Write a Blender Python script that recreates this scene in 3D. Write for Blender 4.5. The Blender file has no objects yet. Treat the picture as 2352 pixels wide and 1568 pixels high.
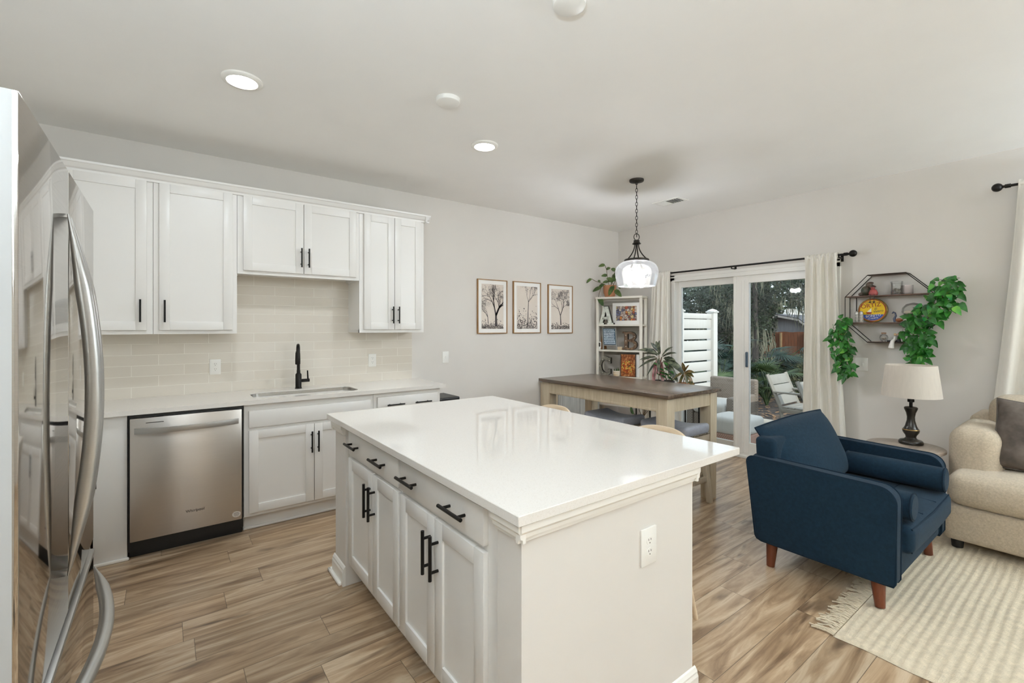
import bpy, bmesh, math, random
from mathutils import Vector, Matrix
random.seed(7)
SC = bpy.context.scene
COL = SC.collection
PI = math.pi

# ------------------------------------------------------------------ camera, world, sun, exposure
CAM_H = 1.418
F_PX, W_PX = 1056.0, 2352.0
cam = bpy.data.cameras.new('camera'); camo = bpy.data.objects.new('camera', cam); COL.objects.link(camo)
cam.sensor_fit = 'HORIZONTAL'; cam.sensor_width = 36.0; cam.lens = 36.0 * F_PX / W_PX
cam.shift_y = -(784 - 751.42) / W_PX
cam.clip_start = 0.03; cam.clip_end = 300
YAW = math.radians(53.0536)
camo.location = (0, 0, CAM_H); camo.rotation_euler = (PI / 2, 0, YAW - PI / 2)
SC.camera = camo
vs = SC.view_settings
vs.view_transform = 'Standard'; vs.look = 'None'; vs.gamma = 1.0; vs.use_curve_mapping = False; vs.exposure = 0.12
try: SC.cycles.use_denoising = True
except Exception: pass
try:
    SC.cycles.max_bounces = 14; SC.cycles.diffuse_bounces = 7; SC.cycles.glossy_bounces = 6
    SC.cycles.transparent_max_bounces = 24; SC.cycles.transmission_bounces = 8
    SC.cycles.sample_clamp_indirect = 6.0
    SC.cycles.caustics_reflective = False; SC.cycles.caustics_refractive = False
except Exception: pass
world = bpy.data.worlds.new('world'); SC.world = world; world.use_nodes = True
bg = world.node_tree.nodes['Background']
bg.inputs[0].default_value = (0.78, 0.89, 1.0, 1); bg.inputs[1].default_value = 1.7
sun = bpy.data.lights.new('sun', 'SUN'); suno = bpy.data.objects.new('sun', sun); COL.objects.link(suno)
sun.energy = 2.3; sun.angle = math.radians(0.6); sun.color = (1.0, 0.95, 0.87)
suno.rotation_euler = Vector((0.22, 0.90, -0.46)).to_track_quat('-Z', 'Y').to_euler()
UPLIGHT_W = 114.0     # added fill uplights behind the camera
LAMP_W = 7.0        # each recessed ceiling light
BULB_E = 400.0       # pendant bulbs

# ------------------------------------------------------------------ materials
def lin(c):
    return tuple((x / 12.92 if x <= 0.04045 else ((x + 0.055) / 1.055) ** 2.4) for x in (v / 255.0 for v in c))
def new_mat(name):
    m = bpy.data.materials.new(name); m.use_nodes = True
    nt = m.node_tree; b = nt.nodes['Principled BSDF']
    return m, nt, b
def node(nt, t, **k):
    n = nt.nodes.new(t)
    for a, v in k.items(): setattr(n, a, v)
    return n
def put(nt, sock, v):
    if isinstance(v, bpy.types.NodeSocket): nt.links.new(v, sock)
    else: sock.default_value = v
def mth(nt, op, a, b=0.0, c=0.0):
    n = node(nt, 'ShaderNodeMath', operation=op)
    put(nt, n.inputs[0], a); put(nt, n.inputs[1], b)
    if op in ('MULTIPLY_ADD', 'WRAP', 'SMOOTH_MIN'): put(nt, n.inputs[2], c)
    return n.outputs[0]
def objco(nt, scale=(1, 1, 1), rot=(0, 0, 0), loc=(0, 0, 0)):
    t = node(nt, 'ShaderNodeTexCoord'); mp = node(nt, 'ShaderNodeMapping')
    mp.inputs['Scale'].default_value = scale; mp.inputs['Rotation'].default_value = rot; mp.inputs['Location'].default_value = loc
    nt.links.new(t.outputs['Object'], mp.inputs[0]); return mp.outputs[0]
def noise(nt, vec, scale, detail=3, rough=0.55, dist=0.0):
    n = node(nt, 'ShaderNodeTexNoise'); nt.links.new(vec, n.inputs['Vector'])
    n.inputs['Scale'].default_value = scale; n.inputs['Detail'].default_value = detail
    n.inputs['Roughness'].default_value = rough; n.inputs['Distortion'].default_value = dist
    return n.outputs['Fac']
def ramp(nt, fac, stops):
    r = node(nt, 'ShaderNodeValToRGB'); el = r.color_ramp.elements
    while len(el) < len(stops): el.new(0.5)
    for e, (p, c) in zip(el, stops): e.position = p; e.color = (*c, 1)
    put(nt, r.inputs[0], fac); return r.outputs[0]
def bump(nt, b, height, strength=0.2, dist=0.01):
    n = node(nt, 'ShaderNodeBump'); n.inputs['Strength'].default_value = strength; n.inputs['Distance'].default_value = dist
    put(nt, n.inputs['Height'], height); nt.links.new(n.outputs[0], b.inputs['Normal'])
def mixc(nt, f, a, b, mode='MIX'):
    n = node(nt, 'ShaderNodeMix', data_type='RGBA', blend_type=mode)
    put(nt, n.inputs[0], f)
    for i, v in ((6, a), (7, b)):
        if isinstance(v, tuple): n.inputs[i].default_value = (*v[:3], 1)
        else: nt.links.new(v, n.inputs[i])
    return n.outputs[2]
MATS = {}
def mat(name, col, rough=0.5, metal=0.0, spec=0.5, var=0.06, vscale=6.0, vstretch=(1, 1, 1), bmp=None, coat=0.0, sheen=0.0, emit=None):
    """plain surface with a little procedural variation. col is sRGB 0-255."""
    if name in MATS: return MATS[name]
    m, nt, b = new_mat(name); c = lin(col)
    v = objco(nt, vstretch); f = noise(nt, v, vscale)
    lo = tuple(max(0, x * (1 - var)) for x in c); hi = tuple(min(1, x * (1 + var)) for x in c)
    nt.links.new(ramp(nt, f, [(0.3, lo), (0.7, hi)]), b.inputs['Base Color'])
    b.inputs['Roughness'].default_value = rough; b.inputs['Metallic'].default_value = metal
    b.inputs['Specular IOR Level'].default_value = spec
    if coat: b.inputs['Coat Weight'].default_value = coat; b.inputs['Coat Roughness'].default_value = 0.08
    if sheen: b.inputs['Sheen Weight'].default_value = sheen; b.inputs['Sheen Roughness'].default_value = 0.4
    if bmp: bump(nt, b, noise(nt, objco(nt, bmp[3] if len(bmp) > 3 else (1, 1, 1)), bmp[0], 4), bmp[1], bmp[2])
    if emit:
        b.inputs['Emission Color'].default_value = (*lin(emit[0]), 1); b.inputs['Emission Strength'].default_value = emit[1]
    MATS[name] = m; return m
def two_tone(name, stops, scale, rough=0.5, stretch=(1, 1, 1), detail=4, metal=0.0, bmp=0.0, dist=0.0, spec=0.5):
    if name in MATS: return MATS[name]
    m, nt, b = new_mat(name)
    f = noise(nt, objco(nt, stretch), scale, detail, 0.6, dist)
    nt.links.new(ramp(nt, f, [(p, lin(c)) for p, c in stops]), b.inputs['Base Color'])
    b.inputs['Roughness'].default_value = rough; b.inputs['Metallic'].default_value = metal
    b.inputs['Specular IOR Level'].default_value = spec
    if bmp: bump(nt, b, f, bmp, 0.004)
    MATS[name] = m; return m
def glass_thin(name, tint=(1, 1, 1), refl=1.0, haze=0.0):
    m, nt, b = new_mat(name); nt.nodes.remove(b)
    out = nt.nodes['Material Output']
    tr = node(nt, 'ShaderNodeBsdfTransparent'); tr.inputs[0].default_value = (*tint, 1)
    gl = node(nt, 'ShaderNodeBsdfGlossy'); gl.inputs['Roughness'].default_value = 0.02
    lw = node(nt, 'ShaderNodeFresnel'); lw.inputs[0].default_value = 1.45
    mx = node(nt, 'ShaderNodeMixShader'); nt.links.new(mth(nt, 'MULTIPLY', lw.outputs[0], refl), mx.inputs[0])
    nt.links.new(tr.outputs[0], mx.inputs[1]); nt.links.new(gl.outputs[0], mx.inputs[2])
    last = mx
    if haze:
        df = node(nt, 'ShaderNodeBsdfDiffuse'); df.inputs[0].default_value = (0.9, 0.88, 0.84, 1)
        m2 = node(nt, 'ShaderNodeMixShader'); m2.inputs[0].default_value = haze
        nt.links.new(mx.outputs[0], m2.inputs[1]); nt.links.new(df.outputs[0], m2.inputs[2]); last = m2
    nt.links.new(last.outputs[0], out.inputs[0]); MATS[name] = m; return m
def cloth_mat(name, col, transl=0.35, weave=900.0):
    m, nt, b = new_mat(name); c = lin(col); out = nt.nodes['Material Output']
    f = noise(nt, objco(nt, (1, 1, 0.15)), 60, 3)
    cc = ramp(nt, f, [(0.3, tuple(x * 0.94 for x in c)), (0.7, c)])
    nt.links.new(cc, b.inputs['Base Color']); b.inputs['Roughness'].default_value = 0.9; b.inputs['Specular IOR Level'].default_value = 0.15
    tl = node(nt, 'ShaderNodeBsdfTranslucent'); nt.links.new(cc, tl.inputs[0])
    mx = node(nt, 'ShaderNodeMixShader'); mx.inputs[0].default_value = transl
    nt.links.new(b.outputs[0], mx.inputs[1]); nt.links.new(tl.outputs[0], mx.inputs[2]); nt.links.new(mx.outputs[0], out.inputs[0])
    MATS[name] = m; return m
def leaf_mat(name, dark, light, rough=0.35, scale=14.0, transl=0.25):
    m, nt, b = new_mat(name); out = nt.nodes['Material Output']
    f = noise(nt, objco(nt), scale, 2)
    cc = ramp(nt, f, [(0.35, lin(dark)), (0.65, lin(light))])
    nt.links.new(cc, b.inputs['Base Color']); b.inputs['Roughness'].default_value = rough
    tl = node(nt, 'ShaderNodeBsdfTranslucent'); nt.links.new(cc, tl.inputs[0])
    mx = node(nt, 'ShaderNodeMixShader'); mx.inputs[0].default_value = transl
    nt.links.new(b.outputs[0], mx.inputs[1]); nt.links.new(tl.outputs[0], mx.inputs[2]); nt.links.new(mx.outputs[0], out.inputs[0])
    MATS[name] = m; return m
def floor_mat():
    m, nt, b = new_mat('wood_plank_floor')
    t = node(nt, 'ShaderNodeTexCoord'); sp = node(nt, 'ShaderNodeSeparateXYZ'); nt.links.new(t.outputs['Object'], sp.inputs[0])
    x, y = sp.outputs[0], sp.outputs[1]
    PW, PL = 0.1735, 1.22
    yr = mth(nt, 'DIVIDE', mth(nt, 'ADD', y, 20 * PW - 0.118), PW)
    row = mth(nt, 'FLOOR', yr); fy = mth(nt, 'FRACT', yr)
    wn = node(nt, 'ShaderNodeTexWhiteNoise', noise_dimensions='1D'); nt.links.new(row, wn.inputs['W'])
    xr = mth(nt, 'DIVIDE', mth(nt, 'ADD', x, mth(nt, 'MULTIPLY', wn.outputs[0], PL * 7)), PL)
    colm = mth(nt, 'FLOOR', xr); fx = mth(nt, 'FRACT', xr)
    cb = node(nt, 'ShaderNodeCombineXYZ'); nt.links.new(row, cb.inputs[0]); nt.links.new(colm, cb.inputs[1])
    pn = node(nt, 'ShaderNodeTexWhiteNoise', noise_dimensions='3D'); nt.links.new(cb.outputs[0], pn.inputs['Vector'])
    pid = pn.outputs[0]
    # grain, different on every plank
    c2 = node(nt, 'ShaderNodeCombineXYZ')
    nt.links.new(mth(nt, 'MULTIPLY_ADD', x, 1.0, mth(nt, 'MULTIPLY', pid, 37.0)), c2.inputs[0])
    nt.links.new(mth(nt, 'MULTIPLY', y, 9.0), c2.inputs[1]); nt.links.new(mth(nt, 'MULTIPLY', pid, 91.0), c2.inputs[2])
    g1 = noise(nt, c2.outputs[0], 1.7, 5, 0.6, 0.9)
    g2 = noise(nt, c2.outputs[0], 9.0, 4, 0.6, 0.3)
    c3 = node(nt, 'ShaderNodeCombineXYZ')
    nt.links.new(mth(nt, 'MULTIPLY_ADD', x, 2.2, mth(nt, 'MULTIPLY', pid, 53.0)), c3.inputs[0]); nt.links.new(mth(nt, 'MULTIPLY', y, 9.0), c3.inputs[1])
    kn = noise(nt, c3.outputs[0], 1.1, 3, 0.5, 0.6)
    base = ramp(nt, g1, [(0.28, lin((104, 82, 62))), (0.40, lin((150, 124, 97))), (0.53, lin((184, 159, 130))), (0.64, lin((208, 188, 162))), (0.78, lin((166, 140, 112)))])
    base = mixc(nt, mth(nt, 'MULTIPLY', g2, 0.35), base, lin((128, 104, 80)))
    dark = ramp(nt, kn, [(0.60, (0, 0, 0)), (0.74, (1, 1, 1))])
    base = mixc(nt, mth(nt, 'MULTIPLY', dark, 0.75), base, lin((74, 56, 42)))
    tone = mth(nt, 'MULTIPLY_ADD', pid, 0.26, 0.84)
    tn = node(nt, 'ShaderNodeCombineXYZ')
    for i, k in enumerate((1.0, 0.985, 0.96)): nt.links.new(mth(nt, 'MULTIPLY', tone, k), tn.inputs[i])
    base = mixc(nt, 1.0, base, tn.outputs[0], 'MULTIPLY')
    ey = mth(nt, 'MULTIPLY', mth(nt, 'MINIMUM', fy, mth(nt, 'SUBTRACT', 1.0, fy)), PW)
    ex = mth(nt, 'MULTIPLY', mth(nt, 'MINIMUM', fx, mth(nt, 'SUBTRACT', 1.0, fx)), PL)
    seam = mth(nt, 'LESS_THAN', mth(nt, 'MINIMUM', ex, ey), 0.0013)
    base = mixc(nt, mth(nt, 'MULTIPLY', seam, 0.7), base, lin((60, 46, 34)))
    nt.links.new(base, b.inputs['Base Color'])
    nt.links.new(mth(nt, 'MULTIPLY_ADD', g2, 0.10, 0.27), b.inputs['Roughness'])
    b.inputs['Specular IOR Level'].default_value = 0.5
    hb = mth(nt, 'SUBTRACT', mth(nt, 'MULTIPLY', g2, 0.25), seam)
    bump(nt, b, hb, 0.25, 0.002)
    return m
def tile_mat():
    m, nt, b = new_mat('glazed_beige_subway_tile')
    t = node(nt, 'ShaderNodeTexCoord'); sp = node(nt, 'ShaderNodeSeparateXYZ'); nt.links.new(t.outputs['Object'], sp.inputs[0])
    cb = node(nt, 'ShaderNodeCombineXYZ')
    nt.links.new(mth(nt, 'ADD', sp.outputs[0], 3.05 + TILE_DX), cb.inputs[0]); nt.links.new(mth(nt, 'SUBTRACT', sp.outputs[2], 0.914 - 0.0763 * 2), cb.inputs[1])
    br = node(nt, 'ShaderNodeTexBrick'); nt.links.new(cb.outputs[0], br.inputs['Vector'])
    br.offset = 0.5; br.inputs['Scale'].default_value = 1.0; br.inputs['Mortar Size'].default_value = 0.0013
    br.inputs['Mortar Smooth'].default_value = 0.1; br.inputs['Brick Width'].default_value = 0.3055; br.inputs['Row Height'].default_value = 0.0763
    br.inputs['Bias'].default_value = 0.0
    br.inputs['Color1'].default_value = (*lin((216, 208, 195)), 1); br.inputs['Color2'].default_value = (*lin((222, 215, 203)), 1)
    br.inputs['Mortar'].default_value = (*lin((240, 236, 226)), 1)
    nt.links.new(br.outputs['Color'], b.inputs['Base Color'])
    b.inputs['Roughness'].default_value = 0.16
    nt.links.new(mth(nt, 'MULTIPLY_ADD', br.outputs['Fac'], 0.5, 0.14), b.inputs['Roughness'])
    bump(nt, b, mth(nt, 'SUBTRACT', 1.0, br.outputs['Fac']), 0.35, 0.002)
    return m
TILE_DX = 0.05
def steel_mat(name, col, rough, aniso=0.0, axis='Z', coarse=(1, 1, 260)):
    m, nt, b = new_mat(name); c = lin(col)
    f = noise(nt, objco(nt, coarse), 4, 3)
    nt.links.new(ramp(nt, f, [(0.3, tuple(x * 0.93 for x in c)), (0.7, c)]), b.inputs['Base Color'])
    b.inputs['Metallic'].default_value = 1.0
    nt.links.new(mth(nt, 'MULTIPLY_ADD', f, 0.06, rough - 0.03), b.inputs['Roughness'])
    if aniso:
        b.inputs['Anisotropic'].default_value = aniso; b.inputs['Anisotropic Rotation'].default_value = 0.25
        tg = node(nt, 'ShaderNodeTangent', direction_type='RADIAL', axis=axis); nt.links.new(tg.outputs[0], b.inputs['Tangent'])
    MATS[name] = m; return m
def weave_mat(name, c1, c2, s=(70, 70, 30), rough=0.8):
    m, nt, b = new_mat(name)
    v = objco(nt, s)
    ch = node(nt, 'ShaderNodeTexChecker'); ch.inputs['Scale'].default_value = 1.0; nt.links.new(v, ch.inputs[0])
    ch.inputs['Color1'].default_value = (*lin(c1), 1); ch.inputs['Color2'].default_value = (*lin(c2), 1)
    nt.links.new(ch.outputs[0], b.inputs['Base Color']); b.inputs['Roughness'].default_value = rough
    bump(nt, b, ch.outputs[1], 0.4, 0.004); MATS[name] = m; return m
def voro_mat(name, cols, scale, rough=0.5):
    m, nt, b = new_mat(name)
    vo = node(nt, 'ShaderNodeTexVoronoi'); vo.inputs['Scale'].default_value = scale
    nz = noise(nt, objco(nt), scale * 0.6, 2)
    nt.links.new(objco(nt), vo.inputs['Vector'])
    sp = node(nt, 'ShaderNodeSeparateColor'); nt.links.new(vo.outputs['Color'], sp.inputs[0])
    n = len(cols)
    r = node(nt, 'ShaderNodeValToRGB'); r.color_ramp.interpolation = 'CONSTANT'; el = r.color_ramp.elements
    while len(el) < n: el.new(0.5)
    for i, (e, c) in enumerate(zip(el, cols)): e.position = i / n; e.color = (*lin(c), 1)
    nt.links.new(sp.outputs[0], r.inputs[0])
    ve = node(nt, 'ShaderNodeTexVoronoi', feature='DISTANCE_TO_EDGE'); ve.inputs['Scale'].default_value = scale; nt.links.new(objco(nt), ve.inputs['Vector'])
    ed = mth(nt, 'LESS_THAN', ve.outputs['Distance'], 0.07)
    nt.links.new(mixc(nt, mth(nt, 'MULTIPLY', ed, 0.8), r.outputs[0], lin((40, 32, 30))), b.inputs['Base Color'])
    b.inputs['Roughness'].default_value = rough; MATS[name] = m; return m

M_WALL = mat('greige_wall_paint', (219, 214, 207), 0.75, spec=0.25, var=0.012, vscale=3, bmp=(180, 0.06, 0.002))
M_CEIL = mat('white_ceiling_paint', (245, 243, 239), 0.85, spec=0.15, var=0.01, vscale=3, bmp=(120, 0.08, 0.002))
M_TRIM = mat('white_trim_paint', (238, 235, 228), 0.35, var=0.01)
M_CAB = mat('white_cabinet_paint', (230, 227, 222), 0.32, var=0.012, vscale=2)
M_CABIN = mat('cabinet_underside', (214, 208, 200), 0.5, var=0.03)
M_FLOOR = floor_mat()
M_TILE = tile_mat()
def quartz():
    m, nt, b = new_mat('white_quartz'); v = objco(nt)
    f = noise(nt, v, 260, 2); g = noise(nt, v, 3, 4)
    c = ramp(nt, f, [(0.30, lin((218, 212, 204))), (0.42, lin((228, 223, 216))), (0.8, lin((231, 227, 221)))])
    c = mixc(nt, mth(nt, 'MULTIPLY', g, 0.12), c, lin((228, 220, 210)))
    nt.links.new(c, b.inputs['Base Color']); b.inputs['Roughness'].default_value = 0.05; b.inputs['Specular IOR Level'].default_value = 0.45
    return m
M_QZ = quartz()
M_BLK = mat('matte_black_metal', (30, 27, 24), 0.38, 0.6, var=0.1)
M_BLKP = mat('black_plastic', (18, 17, 16), 0.4, var=0.1)
M_STEEL = steel_mat('brushed_stainless', (208, 202, 195), 0.32, 0.8)
M_FRIDGE = steel_mat('fridge_stainless', (188, 183, 177), 0.065, 0.0)
M_FSIDE = mat('fridge_grey_side', (166, 166, 164), 0.4, 0.0, var=0.02)
M_HANDLE = steel_mat('satin_steel', (184, 182, 178), 0.34, 0.0)
M_SINK = steel_mat('sink_steel', (196, 192, 186), 0.22, 0.0)
M_WHITEPL = mat('white_plastic', (240, 238, 232), 0.35, var=0.01)
M_SLOT = mat('dark_slot', (60, 55, 50), 0.6)
M_GLASS = glass_thin('window_glass', (0.96, 0.98, 0.97), 0.75)
M_SHADEGL = glass_thin('pendant_glass', (0.98, 0.97, 0.96), 0.9, 0.02)
M_JAR = glass_thin('jar_glass', (0.96, 0.96, 0.95), 0.8, 0.06)
M_BRONZE = mat('dark_bronze_metal', (52, 47, 42), 0.4, 0.7, var=0.1)
M_GOLDW = two_tone('gold_wood_frame', [(0.3, (128, 92, 52)), (0.7, (170, 130, 82))], 20, 0.35, (1, 1, 0.1))
M_PAPER = mat('paper_white', (242, 240, 235), 0.8, spec=0.2, var=0.01)
M_PRINT = mat('print_ground', (222, 211, 199), 0.8, spec=0.2, var=0.04, vscale=5)
M_INK = mat('print_ink', (88, 82, 82), 0.85, spec=0.1, var=0.12, vscale=30)
M_INK2 = mat('print_ink_pale', (150, 142, 137), 0.85, spec=0.1, var=0.12, vscale=30)
M_TABTOP = two_tone('grey_brown_table_top', [(0.25, (66, 53, 42)), (0.5, (90, 74, 60)), (0.75, (110, 93, 78))], 3.0, 0.25, (14, 1.2, 14), 5)
M_TABLEG = two_tone('washed_tan_wood', [(0.25, (176, 160, 134)), (0.75, (204, 190, 166))], 4.0, 0.45, (12, 12, 1), 4)
M_STOOLW = two_tone('stool_wood', [(0.25, (178, 164, 142)), (0.75, (204, 192, 172))], 4.0, 0.45, (12, 12, 1), 4)
M_BUFFET = two_tone('buffet_wood_window_grey', [(0.25, (136, 134, 128)), (0.5, (166, 164, 158)), (0.75, (190, 188, 182))], 3.0, 0.28, (16, 16, 0.7), 5)  # grey carries the window reflection on the buffet
M_PLY = two_tone('pale_bent_plywood', [(0.3, (206, 182, 150)), (0.7, (224, 204, 176))], 3.0, 0.4, (2, 2, 14), 4)
M_GREYFAB = mat('grey_stool_fabric', (156, 158, 166), 0.9, spec=0.15, var=0.08, vscale=40, bmp=(500, 0.3, 0.002), sheen=0.2)
M_NAIL = mat('nailhead_metal', (120, 112, 100), 0.3, 1.0)
M_BLUE = mat('navy_teal_upholstery', (20, 41, 56), 0.85, spec=0.2, var=0.18, vscale=60, bmp=(650, 0.45, 0.002), sheen=0.04)
M_PIPE = mat('navy_piping', (13, 32, 46), 0.85, spec=0.2)
M_MAHOG = two_tone('mahogany_leg', [(0.3, (84, 40, 22)), (0.7, (116, 60, 36))], 6, 0.3, (6, 6, 1))
M_BOUCLE = mat('beige_boucle', (196, 181, 159), 0.95, spec=0.1, var=0.13, vscale=90, bmp=(260, 0.8, 0.006), sheen=0.2)
M_PILLOW = two_tone('dark_grey_velvet', [(0.3, (66, 57, 50)), (0.7, (110, 99, 90))], 9, 0.8, detail=3)
M_CURTAIN = cloth_mat('cream_curtain_linen', (250, 246, 237), 0.12)
M_WHITECL = cloth_mat('white_cushion_cloth', (214, 212, 208), 0.05)
M_SHADE = cloth_mat('linen_lampshade', (232, 224, 213), 0.30)
M_RUG = mat('cream_wool_rug', (212, 198, 174), 0.95, spec=0.1, var=0.10, vscale=40, bmp=(240, 0.7, 0.006))
M_LAMPB = mat('dark_lamp_base', (46, 42, 36), 0.25, 0.3, var=0.15, vscale=12)
M_GOLD = mat('aged_gold', (150, 118, 66), 0.35, 0.9)
M_SIDET = two_tone('grey_brown_side_table', [(0.3, (136, 122, 108)), (0.7, (168, 154, 140))], 3, 0.3, (1, 12, 8), 4)
M_IVY = leaf_mat('ivy_green', (22, 78, 22), (58, 132, 44))
M_IVYB = leaf_mat('ivy_bright_green', (40, 140, 70), (110, 170, 60), 0.3)
M_POTLEAF = leaf_mat('hanging_plant_green', (52, 78, 38), (96, 116, 62))
M_ZZ = leaf_mat('glossy_dark_leaf', (30, 76, 30), (74, 124, 58), 0.25)
M_TRI = leaf_mat('stromanthe_leaf', (44, 54, 44), (112, 116, 92), 0.4, 26)
M_TRIP = leaf_mat('stromanthe_pink', (140, 84, 86), (196, 150, 146), 0.4)
M_REDL = leaf_mat('red_green_leaf', (66, 76, 40), (128, 98, 58), 0.4, 22)
M_STEM = mat('plant_stem', (96, 78, 50), 0.7)
M_TERRA = mat('terracotta', (172, 118, 82), 0.7, var=0.08)
M_BKSH = mat('cream_bookshelf_paint', (226, 220, 208), 0.4, var=0.02)
M_BKSHADE = mat('bookshelf_shade_grey', (160, 154, 144), 0.5, var=0.03)
M_GALV = two_tone('mottled_galvanised', [(0.3, (120, 124, 112)), (0.45, (206, 210, 198)), (0.7, (232, 234, 224))], 22, 0.4, metal=0.1)
M_RUST = two_tone('rusty_tin', [(0.3, (62, 50, 42)), (0.5, (106, 82, 62)), (0.7, (142, 118, 92))], 26, 0.5, metal=0.3)
M_GREYTIN = two_tone('grey_tin', [(0.3, (76, 72, 64)), (0.6, (140, 136, 124))], 24, 0.45, metal=0.4)
M_LETEDGE = mat('letter_edge', (48, 44, 36), 0.5, 0.3)
M_BROWN = mat('shelf_brown_board', (96, 70, 54), 0.5, var=0.1)
M_SILL = M_TRIM

# ------------------------------------------------------------------ object helpers
ORG = {}          # world origin that a part's vertices are built around
def thing(name, label, cat, loc=(0, 0, 0), group=None, rz=0.0, local=False):
    o = bpy.data.objects.new(name, None); COL.objects.link(o); o.empty_display_size = 0.1
    o.location = loc; o.rotation_euler = (0, 0, rz)
    o['label'] = label; o['category'] = cat
    if group: o['group'] = group
    ORG[o.name] = Vector((0, 0, 0)) if local else Vector(loc)
    return o
def tag(o, label, cat, group=None):
    o['label'] = label; o['category'] = cat
    if group: o['group'] = group
    return o
def dup(root, loc, label, rz=None, group=None):
    r = root.copy(); COL.objects.link(r); r.location = loc
    if rz is not None: r.rotation_euler = (0, 0, rz)
    r['label'] = label
    if group: r['group'] = group
    ORG[r.name] = ORG[root.name]
    for ch in list(root.children):
        c = ch.copy(); COL.objects.link(c); c.parent = r; ORG[c.name] = ORG[ch.name]
        for g in list(ch.children):
            d = g.copy(); COL.objects.link(d); d.parent = c; ORG[d.name] = ORG[g.name]
    return r
class MB:
    def __init__(s): s.bm = bmesh.new()
    def _new(s, verts, faces):
        vs_ = [s.bm.verts.new(v) for v in verts]; out = []
        for f in faces:
            try: out.append(s.bm.faces.new([vs_[i] for i in f]))
            except ValueError: pass
        return vs_
    def box(s, x0, x1, y0, y1, z0, z1, bev=0.0, seg=2, rot=None, piv=None):
        v = [(x, y, z) for x in (x0, x1) for y in (y0, y1) for z in (z0, z1)]
        f = [(0, 1, 3, 2), (4, 6, 7, 5), (0, 4, 5, 1), (2, 3, 7, 6), (0, 2, 6, 4), (1, 5, 7, 3)]
        vs_ = s._new(v, f)
        if bev > 0:
            ed = {e for w in vs_ for e in w.link_edges}
            r = bmesh.ops.bevel(s.bm, geom=list(ed), offset=bev, segments=seg, affect='EDGES', profile=0.5)
            vs_ = list({w for w in r['verts']} | {w for w in vs_ if w.is_valid})
        if rot is not None:
            p = Vector(piv or ((x0 + x1) / 2, (y0 + y1) / 2, (z0 + z1) / 2))
            bmesh.ops.rotate(s.bm, cent=p, matrix=rot, verts=vs_)
        return s
    def tube(s, pts, r, n=10, cap=True, closed=False, flat=None):
        """round bar along pts; r a number or one per point; flat=(vector, factor) squashes the section along vector"""
        pts = [Vector(p) for p in pts]; N = len(pts)
        rs = r if isinstance(r, (list, tuple)) else [r] * N
        rings = []; up = Vector((0, 0, 1)); prev = None
        for i, p in enumerate(pts):
            a = pts[(i - 1) % N] if (i > 0 or closed) else p
            b = pts[(i + 1) % N] if (i < N - 1 or closed) else p
            t = (b - a); t = t.normalized() if t.length > 1e-9 else Vector((0, 0, 1))
            if prev is None:
                u = t.cross(up)
                if u.length < 1e-3: u = t.cross(Vector((1, 0, 0)))
                u.normalize()
            else:
                u = prev - t * prev.dot(t)
                u = u.normalized() if u.length > 1e-6 else t.orthogonal().normalized()
            prev = u; w = t.cross(u)
            ring = []
            for k in range(n):
                d = (u * math.cos(2 * PI * k / n) + w * math.sin(2 * PI * k / n)) * rs[i]
                if flat: d -= flat[0] * d.dot(flat[0]) * (1 - flat[1])
                ring.append(s.bm.verts.new(p + d))
            rings.append(ring)
        M = N if closed else N - 1
        for i in range(M):
            a, b = rings[i], rings[(i + 1) % N]
            for k in range(n):
                s.bm.faces.new((a[k], a[(k + 1) % n], b[(k + 1) % n], b[k]))
        if cap and not closed:
            s.bm.faces.new(rings[0][::-1]); s.bm.faces.new(rings[-1])
        return s
    def lathe(s, prof, c=(0, 0, 0), n=32, cap=True, sx=1.0, sy=1.0):
        c = Vector(c); rings = []
        for r, z in prof:
            if r < 1e-5: rings.append([s.bm.verts.new(c + Vector((0, 0, z)))])
            else: rings.append([s.bm.verts.new(c + Vector((r * sx * math.cos(2 * PI * k / n), r * sy * math.sin(2 * PI * k / n), z))) for k in range(n)])
        for a, b in zip(rings, rings[1:]):
            if len(a) == 1 and len(b) == 1: continue
            for k in range(n):
                k2 = (k + 1) % n
                if len(a) == 1: s.bm.faces.new((a[0], b[k2], b[k]))
                elif len(b) == 1: s.bm.faces.new((a[k], a[k2], b[0]))
                else: s.bm.faces.new((a[k], a[k2], b[k2], b[k]))
        if cap:
            if len(rings[0]) > 1: s.bm.faces.new(rings[0][::-1])
            if len(rings[-1]) > 1: s.bm.faces.new(rings[-1])
        return s
    def ball(s, c, r, n=16, m=10, sc=(1, 1, 1)):
        prof = [(math.sin(PI * i / m) * r, -math.cos(PI * i / m) * r) for i in range(m + 1)]
        b = len(s.bm.verts); s.bm.verts.ensure_lookup_table()
        old = set(s.bm.verts)
        s.lathe(prof, (0, 0, 0), n, cap=False)
        for v in s.bm.verts:
            if v not in old: v.co = Vector((v.co.x * sc[0], v.co.y * sc[1], v.co.z * sc[2])) + Vector(c)
        return s
    def prism(s, poly, d, frame):
        """extrude a 2-D outline; frame = (origin, u axis, v axis, depth axis)"""
        o, u, v, w = [Vector(a) for a in frame]; n = len(poly)
        a = [s.bm.verts.new(o + u * p[0] + v * p[1]) for p in poly]
        b = [s.bm.verts.new(o + u * p[0] + v * p[1] + w * d) for p in poly]
        s.bm.faces.new(a[::-1]); s.bm.faces.new(b)
        for i in range(n): s.bm.faces.new((a[i], a[(i + 1) % n], b[(i + 1) % n], b[i]))
        return s
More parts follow.
